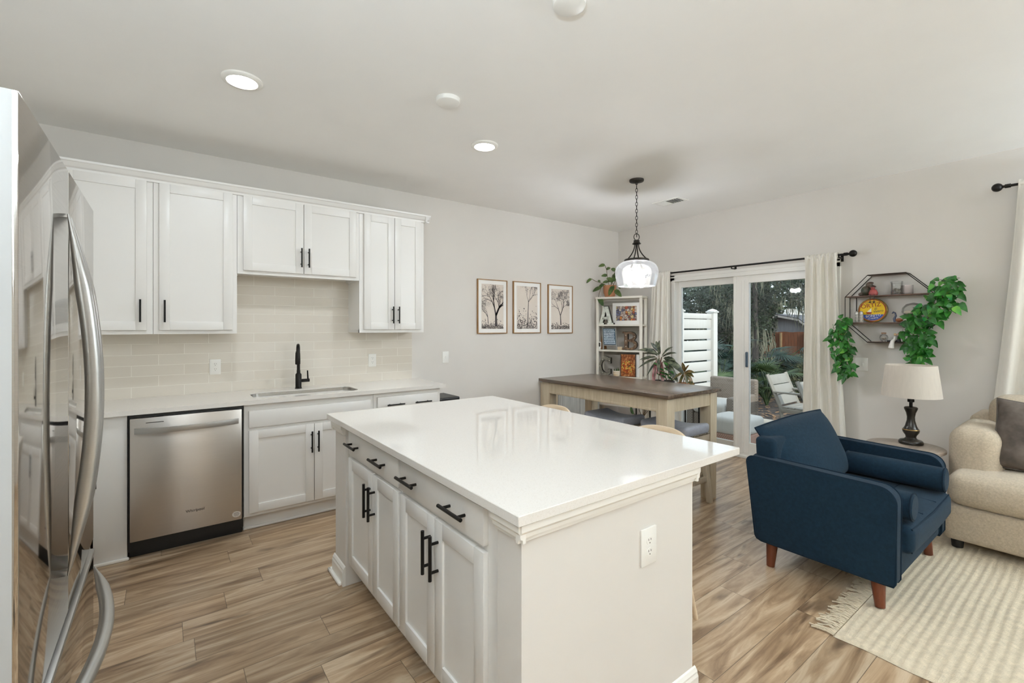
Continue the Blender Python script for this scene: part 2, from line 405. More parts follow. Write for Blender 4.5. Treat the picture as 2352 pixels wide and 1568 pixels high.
    def soft(s, x0, x1, y0, y1, z0, z1, r=0.04, bulge=(0, 0, 0), n=6, fn=None):
        """cushion-like rounded box; bulge per axis pushes the middle of the faces out"""
        c = Vector(((x0 + x1) / 2, (y0 + y1) / 2, (z0 + z1) / 2)); h = Vector(((x1 - x0) / 2, (y1 - y0) / 2, (z1 - z0) / 2))
        r = min(r, h.x, h.y, h.z)
        def axis(hh):
            i = hh - r
            return [-hh, -hh + r * 0.12, -hh + r * 0.4, -hh + r * 0.7] + [-i + 2 * i * k / n for k in range(n + 1)] + [hh - r * 0.7, hh - r * 0.4, hh - r * 0.12, hh]
        A = [axis(h.x), axis(h.y), axis(h.z)]; L = [len(a) for a in A]; V = {}
        def vert(i, j, k):
            key = (i, j, k)
            if key in V: return V[key]
            p = Vector((A[0][i], A[1][j], A[2][k]))
            q = Vector([max(-(h[t] - r), min(h[t] - r, p[t])) for t in range(3)])
            d = p - q
            if d.length > 1e-9: p = q + d.normalized() * r
            u = [p[t] / h[t] for t in range(3)]
            for t in range(3):
                if bulge[t]:
                    a_, b_ = [q_ for q_ in range(3) if q_ != t]
                    p[t] += bulge[t] * u[t] * (1 - u[a_] ** 2) * (1 - u[b_] ** 2)
            P = p + c
            if fn: P = Vector(fn(P, u))
            V[key] = s.bm.verts.new(P); return V[key]
        def face(*ks):
            vs_ = [vert(*k) for k in ks]
            if len(set(vs_)) == 4:
                try: s.bm.faces.new(vs_)
                except ValueError: pass
        for i in range(L[0] - 1):
            for j in range(L[1] - 1):
                face((i, j, 0), (i, j + 1, 0), (i + 1, j + 1, 0), (i + 1, j, 0))
                m = L[2] - 1; face((i, j, m), (i + 1, j, m), (i + 1, j + 1, m), (i, j + 1, m))
        for i in range(L[0] - 1):
            for k in range(L[2] - 1):
                face((i, 0, k), (i + 1, 0, k), (i + 1, 0, k + 1), (i, 0, k + 1))
                m = L[1] - 1; face((i, m, k), (i, m, k + 1), (i + 1, m, k + 1), (i + 1, m, k))
        for j in range(L[1] - 1):
            for k in range(L[2] - 1):
                face((0, j, k), (0, j, k + 1), (0, j + 1, k + 1), (0, j + 1, k))
                m = L[0] - 1; face((m, j, k), (m, j + 1, k), (m, j + 1, k + 1), (m, j, k + 1))
        return s
    def grid(s, fn, nu, nv):
        P = [[s.bm.verts.new(fn(i / nu, j / nv)) for j in range(nv + 1)] for i in range(nu + 1)]
        for i in range(nu):
            for j in range(nv): s.bm.faces.new((P[i][j], P[i + 1][j], P[i + 1][j + 1], P[i][j + 1]))
        return s
    def leaf(s, p, d, up, L, W, shape='heart', droop=0.3, fold=0.25):
        p = Vector(p); d = Vector(d).normalized(); up = Vector(up); sd = d.cross(up)
        if sd.length < 1e-3: sd = d.orthogonal()
        sd.normalize(); up = sd.cross(d).normalized()
        ws = {'heart': [0.0, 0.75, 1.0, 0.72, 0.34, 0.0], 'lance': [0.0, 0.6, 1.0, 0.9, 0.5, 0.0], 'oval': [0.0, 0.8, 1.0, 0.95, 0.6, 0.0]}[shape]
        ts = {'heart': [0.0, 0.06, 0.28, 0.58, 0.82, 1.0], 'lance': [0, 0.12, 0.38, 0.62, 0.85, 1.0], 'oval': [0, 0.15, 0.4, 0.62, 0.85, 1.0]}[shape]
        mid, le, ri = [], [], []
        for t, w in zip(ts, ws):
            c = p + d * (L * t) - Vector((0, 0, 1)) * (droop * L * t * t)
            mid.append(s.bm.verts.new(c))
            if w > 0:
                le.append(s.bm.verts.new(c + sd * (W * w / 2) + up * (W * w * fold / 2)))
                ri.append(s.bm.verts.new(c - sd * (W * w / 2) + up * (W * w * fold / 2)))
            else: le.append(mid[-1]); ri.append(mid[-1])
        for i in range(len(mid) - 1):
            for side in (le, ri):
                q = [mid[i], mid[i + 1], side[i + 1], side[i]]
                q = [a for n_, a in enumerate(q) if a not in q[:n_]]
                if len(q) > 2: s.bm.faces.new(q if side is le else q[::-1])
        return s
    def build(s, name, material, parent=None, smooth=30, normals=True):
        off = ORG.get(parent.name, Vector((0, 0, 0))) if parent else Vector((0, 0, 0))
        if normals: bmesh.ops.recalc_face_normals(s.bm, faces=s.bm.faces)
        if off.length > 0: bmesh.ops.translate(s.bm, vec=-off, verts=s.bm.verts)
        me = bpy.data.meshes.new(name); s.bm.to_mesh(me); s.bm.free()
        me.materials.append(material)
        if smooth:
            me.polygons.foreach_set('use_smooth', [True] * len(me.polygons))
            me.set_sharp_from_angle(angle=math.radians(smooth))
        o = bpy.data.objects.new(name, me); COL.objects.link(o)
        if parent: o.parent = parent; ORG[o.name] = off
        return o
def struct(name, mb, m, parent=None, smooth=0):
    o = mb.build(name, m, parent, smooth)
    if not parent: o['kind'] = 'structure'
    return o
def text_mesh(name, body, size, m, parent, loc, right, up, align='CENTER', depth=0.0008, shear=0.0):
    """flat lettering lying on a surface"""
    cu = bpy.data.curves.new(name, 'FONT'); cu.body = body; cu.size = size; cu.align_x = align; cu.align_y = 'CENTER'; cu.extrude = depth; cu.shear = shear
    tmp = bpy.data.objects.new('tmp', cu); COL.objects.link(tmp)
    me = bpy.data.meshes.new_from_object(tmp.evaluated_get(bpy.context.evaluated_depsgraph_get()))
    COL.objects.unlink(tmp); bpy.data.objects.remove(tmp)
    r = Vector(right).normalized(); u = Vector(up).normalized(); w = r.cross(u)
    off = ORG.get(parent.name, Vector((0, 0, 0)))
    mx = Matrix(((r.x, u.x, w.x, loc[0] - off.x), (r.y, u.y, w.y, loc[1] - off.y), (r.z, u.z, w.z, loc[2] - off.z), (0, 0, 0, 1)))
    me.transform(mx); me.materials.clear(); me.materials.append(m); me.name = name
    o = bpy.data.objects.new(name, me); COL.objects.link(o); o.parent = parent; ORG[o.name] = off
    return o

# ------------------------------------------------------------------ room shell
XF, YK, ZC = 5.0385, 4.2333, 2.743
XL, YR = -0.98, -2.80
WT = 0.14
DY0, DY1, DZ = 1.615, 3.372, 2.03      # sliding door opening
WY0, WY1, WZ0, WZ1 = -2.35, 0.20, 0.80, 2.25   # window over the sofa
struct('floor', MB().box(XL - WT, XF + WT, YR - WT, YK + WT, -0.12, 0.0), M_FLOOR)
struct('ceiling', MB().box(XL - WT, XF + WT, YR - WT, YK + WT, ZC, ZC + 0.30), M_CEIL)
struct('wall_kitchen', MB().box(XL - WT, XF + WT, YK, YK + WT, 0, ZC), M_WALL)
struct('wall_left', MB().box(XL - WT, XL, YR - WT, YK, 0, ZC), M_WALL)
w = MB()
w.box(XF, XF + WT, DY1, YK, 0, ZC).box(XF, XF + WT, WY1, DY0, 0, ZC).box(XF, XF + WT, YR, WY0, 0, ZC)
w.box(XF, XF + WT, DY0, DY1, DZ, ZC).box(XF, XF + WT, WY0, WY1, WZ1, ZC).box(XF, XF + WT, WY0, WY1, 0, WZ0)
struct('wall_back', w, M_WALL)
struct('wall_right', MB().box(XL, XF + WT, YR - WT, YR, 0, ZC), M_WALL)
def baseboard(name, p, q, nrm):
    """profiled board from p to q on the floor, standing off the wall along nrm"""
    p, q, n = Vector((*p, 0)), Vector((*q, 0)), Vector((*nrm, 0))
    prof = [(0, 0), (0.016, 0), (0.016, 0.075), (0.012, 0.085), (0.012, 0.092), (0.005, 0.104), (0, 0.108)]
    return struct(name, MB().prism(prof, (q - p).length, (p, n, (0, 0, 1), (q - p).normalized())), M_TRIM, smooth=0)
baseboard('baseboard_kitchen', (2.05, YK), (XF, YK), (0, -1))
baseboard('baseboard_back', (XF, DY1 + 0.07), (XF, YK), (-1, 0))
baseboard('baseboard_back_right', (XF, YR), (XF, DY0 - 0.07), (-1, 0))
# window over the sofa (outside the frame to the right, it lights the room)
wi = struct('window_1', MB().box(XF + 0.03, XF + 0.10, WY0, WY0 + 0.05, WZ0, WZ1).box(XF + 0.03, XF + 0.10, WY1 - 0.05, WY1, WZ0, WZ1)
            .box(XF + 0.03, XF + 0.10, WY0, WY1, WZ0, WZ0 + 0.05).box(XF + 0.03, XF + 0.10, WY0, WY1, WZ1 - 0.05, WZ1)
            .box(XF + 0.04, XF + 0.09, (WY0 + WY1) / 2 - 0.02, (WY0 + WY1) / 2 + 0.02, WZ0, WZ1), M_TRIM)
struct('window_pane', MB().box(XF + 0.06, XF + 0.066, WY0 + 0.05, WY1 - 0.05, WZ0 + 0.05, WZ1 - 0.05), M_GLASS, wi)

# sliding glass door
door = struct('door_1', MB().box(XF - 0.012, XF + 0.13, DY1 - 0.035, DY1 + 0.03, 0, DZ + 0.03, 0.004).box(XF - 0.012, XF + 0.13, DY0 - 0.03, DY0 + 0.035, 0, DZ + 0.03, 0.004)
              .box(XF - 0.012, XF + 0.13, DY0 - 0.03, DY1 + 0.03, DZ - 0.045, DZ + 0.03, 0.004)
              .box(XF - 0.020, XF - 0.010, DY0 - 0.03, DY1 + 0.03, DZ - 0.005, DZ + 0.012, 0.003)
              .box(XF - 0.016, XF + 0.0, DY0, DY1, DZ - 0.05, DZ - 0.03, 0.003), M_TRIM)
struct('door_track', MB().box(XF - 0.03, XF + 0.15, DY0, DY1, -0.01, 0.022, 0.003).box(XF + 0.02, XF + 0.03, DY0, DY1, 0.02, 0.04).box(XF + 0.07, XF + 0.08, DY0, DY1, 0.02, 0.04)
       .box(XF + 0.115, XF + 0.125, DY0, DY1, 0.02, 0.04), mat('track_white', (226, 222, 214), 0.4), door)
def leaf_frame(y0, y1, x, sl, sr, top, bot, z1):
    m = MB()
    m.box(x, x + 0.04, y1 - sl, y1, 0.04, z1, 0.004).box(x, x + 0.04, y0, y0 + sr, 0.04, z1, 0.004)
    m.box(x, x + 0.04, y0 + sr, y1 - sl, z1 - top, z1, 0.004).box(x, x + 0.04, y0 + sr, y1 - sl, 0.04, 0.04 + bot, 0.004)
    return m
# far (fixed) panel on the left, sliding panel on the right
fx = struct('fixed_panel', leaf_frame(2.47, DY1 - 0.035, XF + 0.075, 0.035, 0.07, 0.075, 0.09, DZ - 0.045), M_TRIM, door)
struct('pane', MB().box(XF + 0.092, XF + 0.098, 2.53, DY1 - 0.065, 0.12, DZ - 0.11), M_GLASS, fx)
sl = struct('sliding_panel', leaf_frame(DY0 + 0.035, 2.600, XF + 0.018, 0.155, 0.09, 0.085, 0.12, DZ - 0.045).box(XF + 0.012, XF + 0.06, 2.585, 2.612, 0.04, DZ - 0.045, 0.003)
            .box(XF + 0.008, XF + 0.02, 2.490, 2.52, 0.05, DZ - 0.1, 0.003), M_TRIM, door)
struct('pane', MB().box(XF + 0.035, XF + 0.041, DY0 + 0.12, 2.45, 0.15, DZ - 0.12), M_GLASS, sl)
hd = MB().soft(XF - 0.006, XF + 0.02, 2.452, 2.474, 0.985, 1.15, 0.008)
struct('pull', hd, mat('door_pull_blue_grey', (92, 108, 122), 0.3, 0.5), sl, 30)

# backsplash tiles
bs = MB().box(XL, 1.939, YK - 0.009, YK - 0.0003, 0.9145, 1.40).box(0.40, 1.36, YK - 0.009, YK - 0.0003, 1.40, 1.90)
o = bs.build('tile_backsplash', M_TILE, None, 0); tag(o, 'beige glazed subway tile backsplash above the sink counter', 'backsplash')

# ------------------------------------------------------------------ kitchen run
HB = 0.010
def bar_pull(parent, c, axis, length, out, name='handle', r=0.0060):
    """black bar pull: c centre on the face, axis = bar direction, out = direction off the face"""
    c, a, u = Vector(c), Vector(axis), Vector(out); m = MB(); off = 0.032
    m.tube([c + a * (-length / 2) + u * off, c + a * (length / 2) + u * off], r, 10)
    for sgn in (-1, 1): m.tube([c + a * (sgn * length * 0.32), c + a * (sgn * length * 0.32) + u * off], r * 0.85, 8)
    return m.build(name, M_BLK, parent, 40)
def shaker(parent, name, a0, a1, z0, z1, face, out, plane='y', rail=0.058, th=0.019):
    """shaker door: a0..a1 along the wall, face = coordinate of the cabinet front, out = -1: door stands off toward smaller values"""
    m = MB(); f0, f1 = sorted((face, face + out * th)); p0, p1 = sorted((face, face + out * (th - 0.009)))
    def bx(u0, u1, w0, w1, d0, d1, bev):
        if plane == 'y': m.box(u0, u1, d0, d1, w0, w1, bev)
        else: m.box(d0, d1, u0, u1, w0, w1, bev)
    bx(a0, a0 + rail, z0, z1, f0, f1, 0.002); bx(a1 - rail, a1, z0, z1, f0, f1, 0.002)
    bx(a0 + rail, a1 - rail, z1 - rail, z1, f0, f1, 0.0015); bx(a0 + rail, a1 - rail, z0, z0 + rail, f0, f1, 0.0015)
    bx(a0 + rail - 0.004, a1 - rail + 0.004, z0 + rail - 0.004, z1 - rail + 0.004, p0, p1, 0)
    return m.build(name, M_CAB, parent, 30)
def slab(parent, name, a0, a1, z0, z1, face, out, plane='y', th=0.019):
    f0, f1 = sorted((face, face + out * th)); m = MB()
    if plane == 'y': m.box(a0, a1, f0, f1, z0, z1, 0.002)
    else: m.box(f0, f1, a0, a1, z0, z1, 0.002)
    return m.build(name, M_CAB, parent, 30)
YU = 3.928      # face frame of the wall cabinets
def upper(label, x0, x1, z0, z1, doors, hz, pull_at, under=True):
    t = thing('wall_cabinet', label, 'cabinet', ((x0 + x1) / 2, YK, z0), 'white wall cabinets')
    m = MB().box(x0, x1, YU, YK - 0.0095, z0 + 0.018, z1).box(x0, x0 + 0.018, YU, YK - 0.0095, z0, z0 + 0.02).box(x1 - 0.018, x1, YU, YK - 0.0095, z0, z0 + 0.02).box(x0, x1, YU - 0.0005, YU + 0.018, z0, z0 + 0.03)
    m.build('body', M_CAB, t, 30)
    for (a0, a1), px in zip(doors, pull_at):
        d = shaker(t, 'door', a0, a1, z0 + 0.027, z1 - 0.012, YU, -1)
        bar_pull(d, (px, YU - 0.019, hz), (0, 0, 1), 0.150, (0, -1, 0))
    return t
UZ0, UZ1 = 1.372, 2.405
upper('white wall cabinet behind the fridge top with one single door', XL + 0.33, -0.072, UZ0, UZ1, [(-0.52, -0.104)], 1.527, [-0.137])
upper('white single-door wall cabinet left of the tiled sink niche', -0.070, 0.417, UZ0, UZ1, [(-0.038, 0.388)], 1.527, [-0.008])
upper('short white two-door wall cabinet above the sink niche', 0.419, 1.318, 1.815, UZ1, [(0.456, 0.872), (0.876, 1.290)], 1.965, [0.852, 0.907])
upper('white wall cabinet with two narrow doors right of the faucet', 1.320, 1.921, UZ0, UZ1, [(1.357, 1.628), (1.632, 1.889)], 1.527, [1.607, 1.662])
prof = [(0, 0), (0.012, 0.0), (0.014, 0.014), (0.026, 0.022), (0.040, 0.045), (0.048, 0.050), (0.050, 0.062), (0.0, 0.062)]
cr = MB().prism(prof, 1.972 - (XL + 0.02), ((XL + 0.02, YU - 0.001, UZ1 - 0.012), (0, -1, 0), (0, 0, 1), (1, 0, 0)))
cr.prism(prof, YK - YU + 0.045, ((1.922, YU - 0.048, UZ1 - 0.012), (1, 0, 0), (0, 0, 1), (0, 1, 0)))
tag(cr.build('crown_moulding', M_CAB, None, 20), 'white crown moulding running along the tops of the wall cabinets', 'moulding')

YB = 3.647      # face frame of the base cabinets
ZT = 0.884      # underside of the worktop
def base_cab(label, x0, x1, toe=True):
    t = thing('base_cabinet', label, 'cabinet', ((x0 + x1) / 2, YK, 0), 'white base cabinets')
    MB().box(x0, x1, YB, YK - 0.002, 0.105, ZT - 0.001).build('body', M_CAB, t, 30)
    if toe: MB().box(x0, x1, YB + 0.055, YK - 0.01, 0.0, 0.105).box(x0, x1, YB + 0.040, YB + 0.055, 0.0, 0.018, 0.006).build('toe_kick', M_CAB, t, 30)
    return t
t = base_cab('white sink base cabinet with two doors right of the dishwasher', 0.428, 1.338)
slab(t, 'false_front', 0.457, 1.312, 0.722, 0.838, YB, -1)
for (a0, a1), px in (((0.457, 0.882), 0.862), ((0.886, 1.312), 0.908)):
    d = shaker(t, 'door', a0, a1, 0.130, 0.700, YB, -1)
    bar_pull(d, (px, YB - 0.019, 0.572), (0, 0, 1), 0.155, (0, -1, 0))
t = base_cab('white base cabinet with a wide two-pull drawer at the counter end', 1.340, 1.940)
d = slab(t, 'drawer', 1.370, 1.911, 0.722, 0.850, YB, -1)
for px in (1.515, 1.762): bar_pull(d, (px, YB - 0.019, 0.782), (1, 0, 0), 0.150, (0, -1, 0))
for a0, a1, px in ((1.370, 1.638, 1.612), (1.642, 1.911, 1.668)):
    d = shaker(t, 'door', a0, a1, 0.130, 0.700, YB, -1); bar_pull(d, (px, YB - 0.019, 0.572), (0, 0, 1), 0.155, (0, -1, 0))
# corner filler run between fridge and dishwasher, down to the floor with shoe moulding
t = thing('base_cabinet', 'narrow white corner base panel between the fridge and the dishwasher', 'cabinet', (-0.26, YK, 0), 'white base cabinets')
MB().box(-0.345, -0.190, YB, YK - 0.002, 0.0, ZT - 0.001, 0.002).build('body', M_CAB, t, 30)
MB().box(-0.345, -0.180, YB - 0.016, YB, 0, 0.022, 0.008).build('shoe_moulding', M_TRIM, t, 30)
# return leg of the counter along the left wall
t = thing('base_cabinet', 'white base cabinet on the left wall just beyond the fridge', 'cabinet', (XL, 2.8, 0), 'white base cabinets')
MB().box(XL + 0.002, -0.366, 1.965, YK - 0.002, 0.105, ZT - 0.001).box(XL + 0.002, -0.42, 1.965, YK - 0.002, 0, 0.105).build('body', M_CAB, t, 30)
for y0, y1, py in ((2.00, 2.70, 2.66), (2.72, 3.55, 3.42)):
    d = shaker(t, 'door', y0, y1, 0.13, 0.84, -0.366, 1, 'x'); bar_pull(d, (-0.347, py, 0.60), (0, 0, 1), 0.155, (1, 0, 0))
# dishwasher
dw = thing('dishwasher', 'stainless steel dishwasher with a bowed towel bar handle', 'dishwasher', (0.115, YB, 0))
MB().box(-0.186, 0.424, YB - 0.004, YK - 0.05, 0.045, ZT - 0.002).build('body', M_BLKP, dw, 0)
MB().box(-0.182, 0.420, YB + 0.03, YB + 0.06, 0.0, 0.10).box(-0.182, 0.420, YB + 0.005, YB + 0.035, 0.055, 0.115, 0.004).build('toe_panel', M_BLKP, dw, 30)
dd = MB().box(-0.176, 0.411, YB - 0.042, YB - 0.004, 0.115, 0.862, 0.004).build('door', M_STEEL, dw, 30)
hp = []; wd = []
m = MB()
for i in range(25):
    u = i / 24; hp.append((-0.155 + 0.546 * u, YB - 0.050 - 0.048 * math.sin(PI * u) ** 0.8, 0.786))
P0 = [Vector(p) for p in hp]
ring = []
for p in P0:
    ring.append([m.bm.verts.new(p + Vector((0, dy, dz))) for dy, dz in ((-0.006, -0.017), (-0.008, 0.0), (-0.006, 0.017), (0.008, 0.017), (0.008, -0.017))])
for a, b in zip(ring, ring[1:]):
    for k in range(5): m.bm.faces.new((a[k], a[(k + 1) % 5], b[(k + 1) % 5], b[k]))
m.bm.faces.new(ring[0]); m.bm.faces.new(ring[-1][::-1])
m.build('handle', M_HANDLE, dd, 40)
MB().box(-0.100, -0.012, YB - 0.0435, YB - 0.041, 0.829, 0.833).build('vent_slot', M_SLOT, dd, 0)
M_LOGO = mat('logo_grey', (74, 66, 58), 0.4, 0.3)
text_mesh('logo', 'Whirlpool', 0.024, M_LOGO, dd, (0.150, YB - 0.0432, 0.238), (1, 0, 0), (0, 0, 1))
st = MB().prism([(0.025 * math.cos(a * PI / 12), 0.020 * math.sin(a * PI / 12)) for a in range(24)], 0.0008, ((0.380, YB - 0.0422, 0.155), (1, 0, 0), (0, 0, 1), (0, -1, 0))).build('sticker', mat('sticker_paper', (214, 206, 196), 0.6), dd, 0)
m = MB()
for k, wd_ in enumerate((0.022, 0.032, 0.034, 0.028, 0.030, 0.018)):
    m.box(0.380 - wd_ / 2, 0.380 + wd_ / 2, YB - 0.0434, YB - 0.0428, 0.167 - k * 0.0052, 0.1685 - k * 0.0052)
m.build('sticker_print', M_LOGO, st, 0)

# worktop with an undermount sink cut-out
SXA, SXB, SYA, SYB = 0.500, 1.250, 3.690, 4.010
def rrect(x0, x1, y0, y1, r, n=6):
    pts = []
    for cx, cy, a0 in ((x1 - r, y1 - r, 0), (x0 + r, y1 - r, 90), (x0 + r, y0 + r, 180), (x1 - r, y0 + r, 270)):
        for k in range(n + 1):
            a = math.radians(a0 + 90 * k / n); pts.append((cx + r * math.cos(a), cy + r * math.sin(a)))
    return pts
def slab_hole(outer, inner, z0, z1):
    m = MB(); bm = m.bm
    def loop(pts, z): return [bm.verts.new((x, y, z)) for x, y in pts]
    for z, flip in ((z1, False), (z0, True)):
        vo, vi = loop(outer, z), loop(inner, z)
        eo = [bm.edges.new((vo[i], vo[(i + 1) % len(vo)])) for i in range(len(vo))]
        ei = [bm.edges.new((vi[i], vi[(i + 1) % len(vi)])) for i in range(len(vi))]
        bmesh.ops.triangle_fill(bm, use_beauty=True, use_dissolve=False, edges=eo + ei)
        if not flip: ta, ti = vo, vi
        else: ba, bi = vo, vi
    for a, b in ((ta, ba), (ti, bi)):
        for i in range(len(a)):
            j = (i + 1) % len(a)
            try: bm.faces.new((a[i], a[j], b[j], b[i]))
            except ValueError: pass
    return m
YCF = 3.612
hole = rrect(SXA, SXB, SYA, SYB, 0.07)
outer = [(XL + 0.001, 1.965), (-0.335, 1.965), (-0.335, YCF), (1.984, YCF), (1.984, YK - 0.0005), (XL + 0.001, YK - 0.0005)]
ct = slab_hole(outer, hole, ZT, 0.914).build('countertop', M_QZ, None, 20)
tag(ct, 'white quartz counter along the kitchen wall with the sink cut into it', 'countertop')
# sink
sk = thing('kitchen_sink', 'stainless undermount sink set into the wall counter', 'sink', (0.87, 3.85, 0.68))
m = MB(); bm = m.bm
lo = rrect(SXA + 0.02, SXB - 0.02, SYA + 0.02, SYB - 0.02, 0.06); top = rrect(SXA + 0.004, SXB - 0.004, SYA + 0.004, SYB - 0.004, 0.068); rim = rrect(SXA + 0.0005, SXB - 0.0005, SYA + 0.0005, SYB - 0.0005, 0.07)
L3 = [[bm.verts.new((x, y, z)) for x, y in ps] for ps, z in ((rim, 0.9085), (top, 0.9075), (lo, ZT - 0.20))]
for a, b in zip(L3, L3[1:]):
    for i in range(len(a)): bm.faces.new((a[i], a[(i + 1) % len(a)], b[(i + 1) % len(b)], b[i]))
bm.faces.new(L3[-1])
m.build('bowl', M_SINK, sk, 40)
MB().lathe([(0.0, 0.0), (0.03, 0.001), (0.045, 0.004), (0.045, 0.0)], (0.87, 3.86, ZT - 0.199), 20).build('drain', M_HANDLE, sk, 40)
# faucet
fx_, fy_ = 0.874, 4.100
fa = thing('kitchen_faucet', 'matte black gooseneck pull-down faucet behind the sink', 'faucet', (fx_, fy_, 0.914))
MB().lathe([(0.027, 0), (0.027, 0.006), (0.0235, 0.008), (0.0235, 0.115), (0.019, 0.122), (0.014, 0.128), (0.014, 0.15)], (fx_, fy_, 0.914), 24).build('base', M_BLK, fa, 40)
pts = [(fx_, fy_, 1.06 + 0.02 * k) for k in range(7)]
R = 0.058
dirx, diry = -0.25, -0.97
for k in range(1, 13):
    a = PI * k / 12 * 1.03
    pts.append((fx_ + dirx * (R - R * math.cos(a)), fy_ + diry * (R - R * math.cos(a)), 1.18 + 0.05 + R * math.sin(a)))
pts = [(fx_, fy_, 1.06 + 0.017 * k) for k in range(10)] + [(p[0], p[1], p[2] - 0.015) for p in pts[7:]]
MB().tube(pts, 0.0125, 14).build('spout', M_BLK, fa, 40)
e = Vector(pts[-1])
MB().lathe([(0.0125, 0.02), (0.018, 0.0), (0.0195, -0.05), (0.0195, -0.085), (0.017, -0.09), (0.0, -0.09)], e, 20).build('spray_head', M_BLK, fa, 40)
MB().tube([(fx_ + 0.018, fy_, 0.976), (fx_ + 0.085, fy_, 0.976)], 0.0135, 14).tube([(fx_ + 0.074, fy_, 0.98), (fx_ + 0.070, fy_, 1.058)], [0.007, 0.0055], 12).build('lever_handle', M_BLK, fa, 40)

# outlets and switches
def plate(label, c, right, out, kind, w=0.073, h=0.118, group=None, cat='outlet'):
    c, r, u, n = Vector(c), Vector(right), Vector((0, 0, 1)), Vector(out)
    t = thing('wall_outlet' if kind == 'outlet' else 'light_switch', label, cat, c, group)
    def bx(m, a0, a1, b0, b1, d0, d1, bev=0):
        p = [c + r * a0 + u * b0 + n * d0, c + r * a1 + u * b1 + n * d1]
        m.box(*[v for k in range(3) for v in sorted((p[0][k], p[1][k]))], bev)
        return m
    pl = bx(MB(), -w / 2, w / 2, -h / 2, h / 2, -0.001, 0.006, 0.002).build('plate', M_WHITEPL, t, 30)
    if kind == 'outlet':
        for s in (-1, 1):
            soc = MB().prism([(0.0165 * math.cos(a * PI / 10), 0.014 * math.sin(a * PI / 10)) for a in range(20)], 0.002, (c + u * (s * 0.0195) + n * 0.0058, r, u, n)).build('socket', M_WHITEPL, t, 0)
            m = MB()
            for dx in (-0.006, 0.006): bx(m, dx - 0.001, dx + 0.001, s * 0.0195 + 0.001, s * 0.0195 + 0.008, 0.0074, 0.0083)
            bx(m, -0.0018, 0.0018, s * 0.0195 - 0.009, s * 0.0195 - 0.005, 0.0074, 0.0083)
            m.build('slots', M_SLOT, soc, 0)
    else:
        for dx in ((0,) if w < 0.1 else (-0.023, 0.023)):
            bx(MB(), dx - 0.005, dx + 0.005, -0.012, 0.012, 0.0055, 0.012, 0.001).build('toggle', M_WHITEPL, t, 30)
    return t
G = 'duplex outlets'
plate('white duplex outlet in the tiles above the dishwasher', (0.303, YK - 0.0095, 1.112), (1, 0, 0), (0, -1, 0), 'outlet', group=G)
plate('white duplex outlet in the tiles right of the faucet', (1.540, YK - 0.0095, 1.110), (1, 0, 0), (0, -1, 0), 'outlet', group=G)
plate('white outlet low on the grey end wall of the island', (1.346, 0.9985, 0.656), (1, 0, 0), (0, -1, 0), 'outlet', 0.083, 0.128, group=G)
plate('white single switch on the wall beyond the counter end', (2.318, YK, 1.108), (1, 0, 0), (0, -1, 0), 'switch', cat='switch')
plate('wide white switch plate half hidden by the hanging ivy', (XF, 1.439, 1.083), (0, -1, 0), (-1, 0, 0), 'switch', 0.118, 0.118, cat='switch')

# slim black bin at the end of the counter run
bn = thing('waste_bin', 'slim black bin tucked beside the end of the base cabinets', 'bin', (2.07, 3.80, 0))
MB().soft(1.95, 2.16, 3.68, 3.98, 0.0, 0.755, 0.02).build('body', M_BLKP, bn, 40)
MB().soft(1.945, 2.165, 3.675, 3.985, 0.745, 0.782, 0.012).build('lid', M_BLKP, bn, 40)

# ------------------------------------------------------------------ fridge
FX = -0.18
FY0, FY1 = 1.013, 1.915
SEAM = 1.462
fr = thing('refrigerator', 'tall stainless french door fridge with curved handles at the left', 'fridge', (-0.55, SEAM, 0))
MB().box(XL + 0.05, FX - 0.075, FY0 + 0.004, FY1 - 0.004, 0.03, 1.765, 0.004).build('body', M_FSIDE, fr, 30)
MB().box(XL + 0.1, FX - 0.1, FY0 + 0.02, FY1 - 0.02, 0.0, 0.04).build('foot_grille', M_BLKP, fr, 0)
def fdoor(y0, y1, z0, z1, name):
    def fn(P, u): return P
    o_ = MB().box(FX - 0.066, FX - 0.003, y0, y1, z0, z1, 0.004, 2).build(name, M_FSIDE, fr, 40)
    MB().box(FX - 0.008, FX, y0 - 0.0005, y1 + 0.0005, z0 + 0.001, z1 - 0.001, 0.002, 2).build('front_panel', M_FRIDGE, o_, 40)
    return o_
dl = fdoor(FY0, SEAM - 0.004, 0.765, 1.780, 'door')
dr = fdoor(SEAM + 0.004, FY1, 0.765, 1.780, 'door')
fz = fdoor(FY0, FY1, 0.060, 0.735, 'freezer_drawer')
MB().box(FX - 0.06, FX - 0.012, FY0 + 0.01, FY1 - 0.01, 0.72, 0.78).box(FX - 0.07, FX - 0.014, SEAM - 0.006, SEAM + 0.006, 0.78, 1.775).build('door_seal', M_BLKP, fr, 0)
MB().box(FX - 0.03, FX + 0.004, FY0 + 0.002, FY1 - 0.002, 0.722, 0.737, 0.004).build('drawer_lip', M_HANDLE, fr, 30)
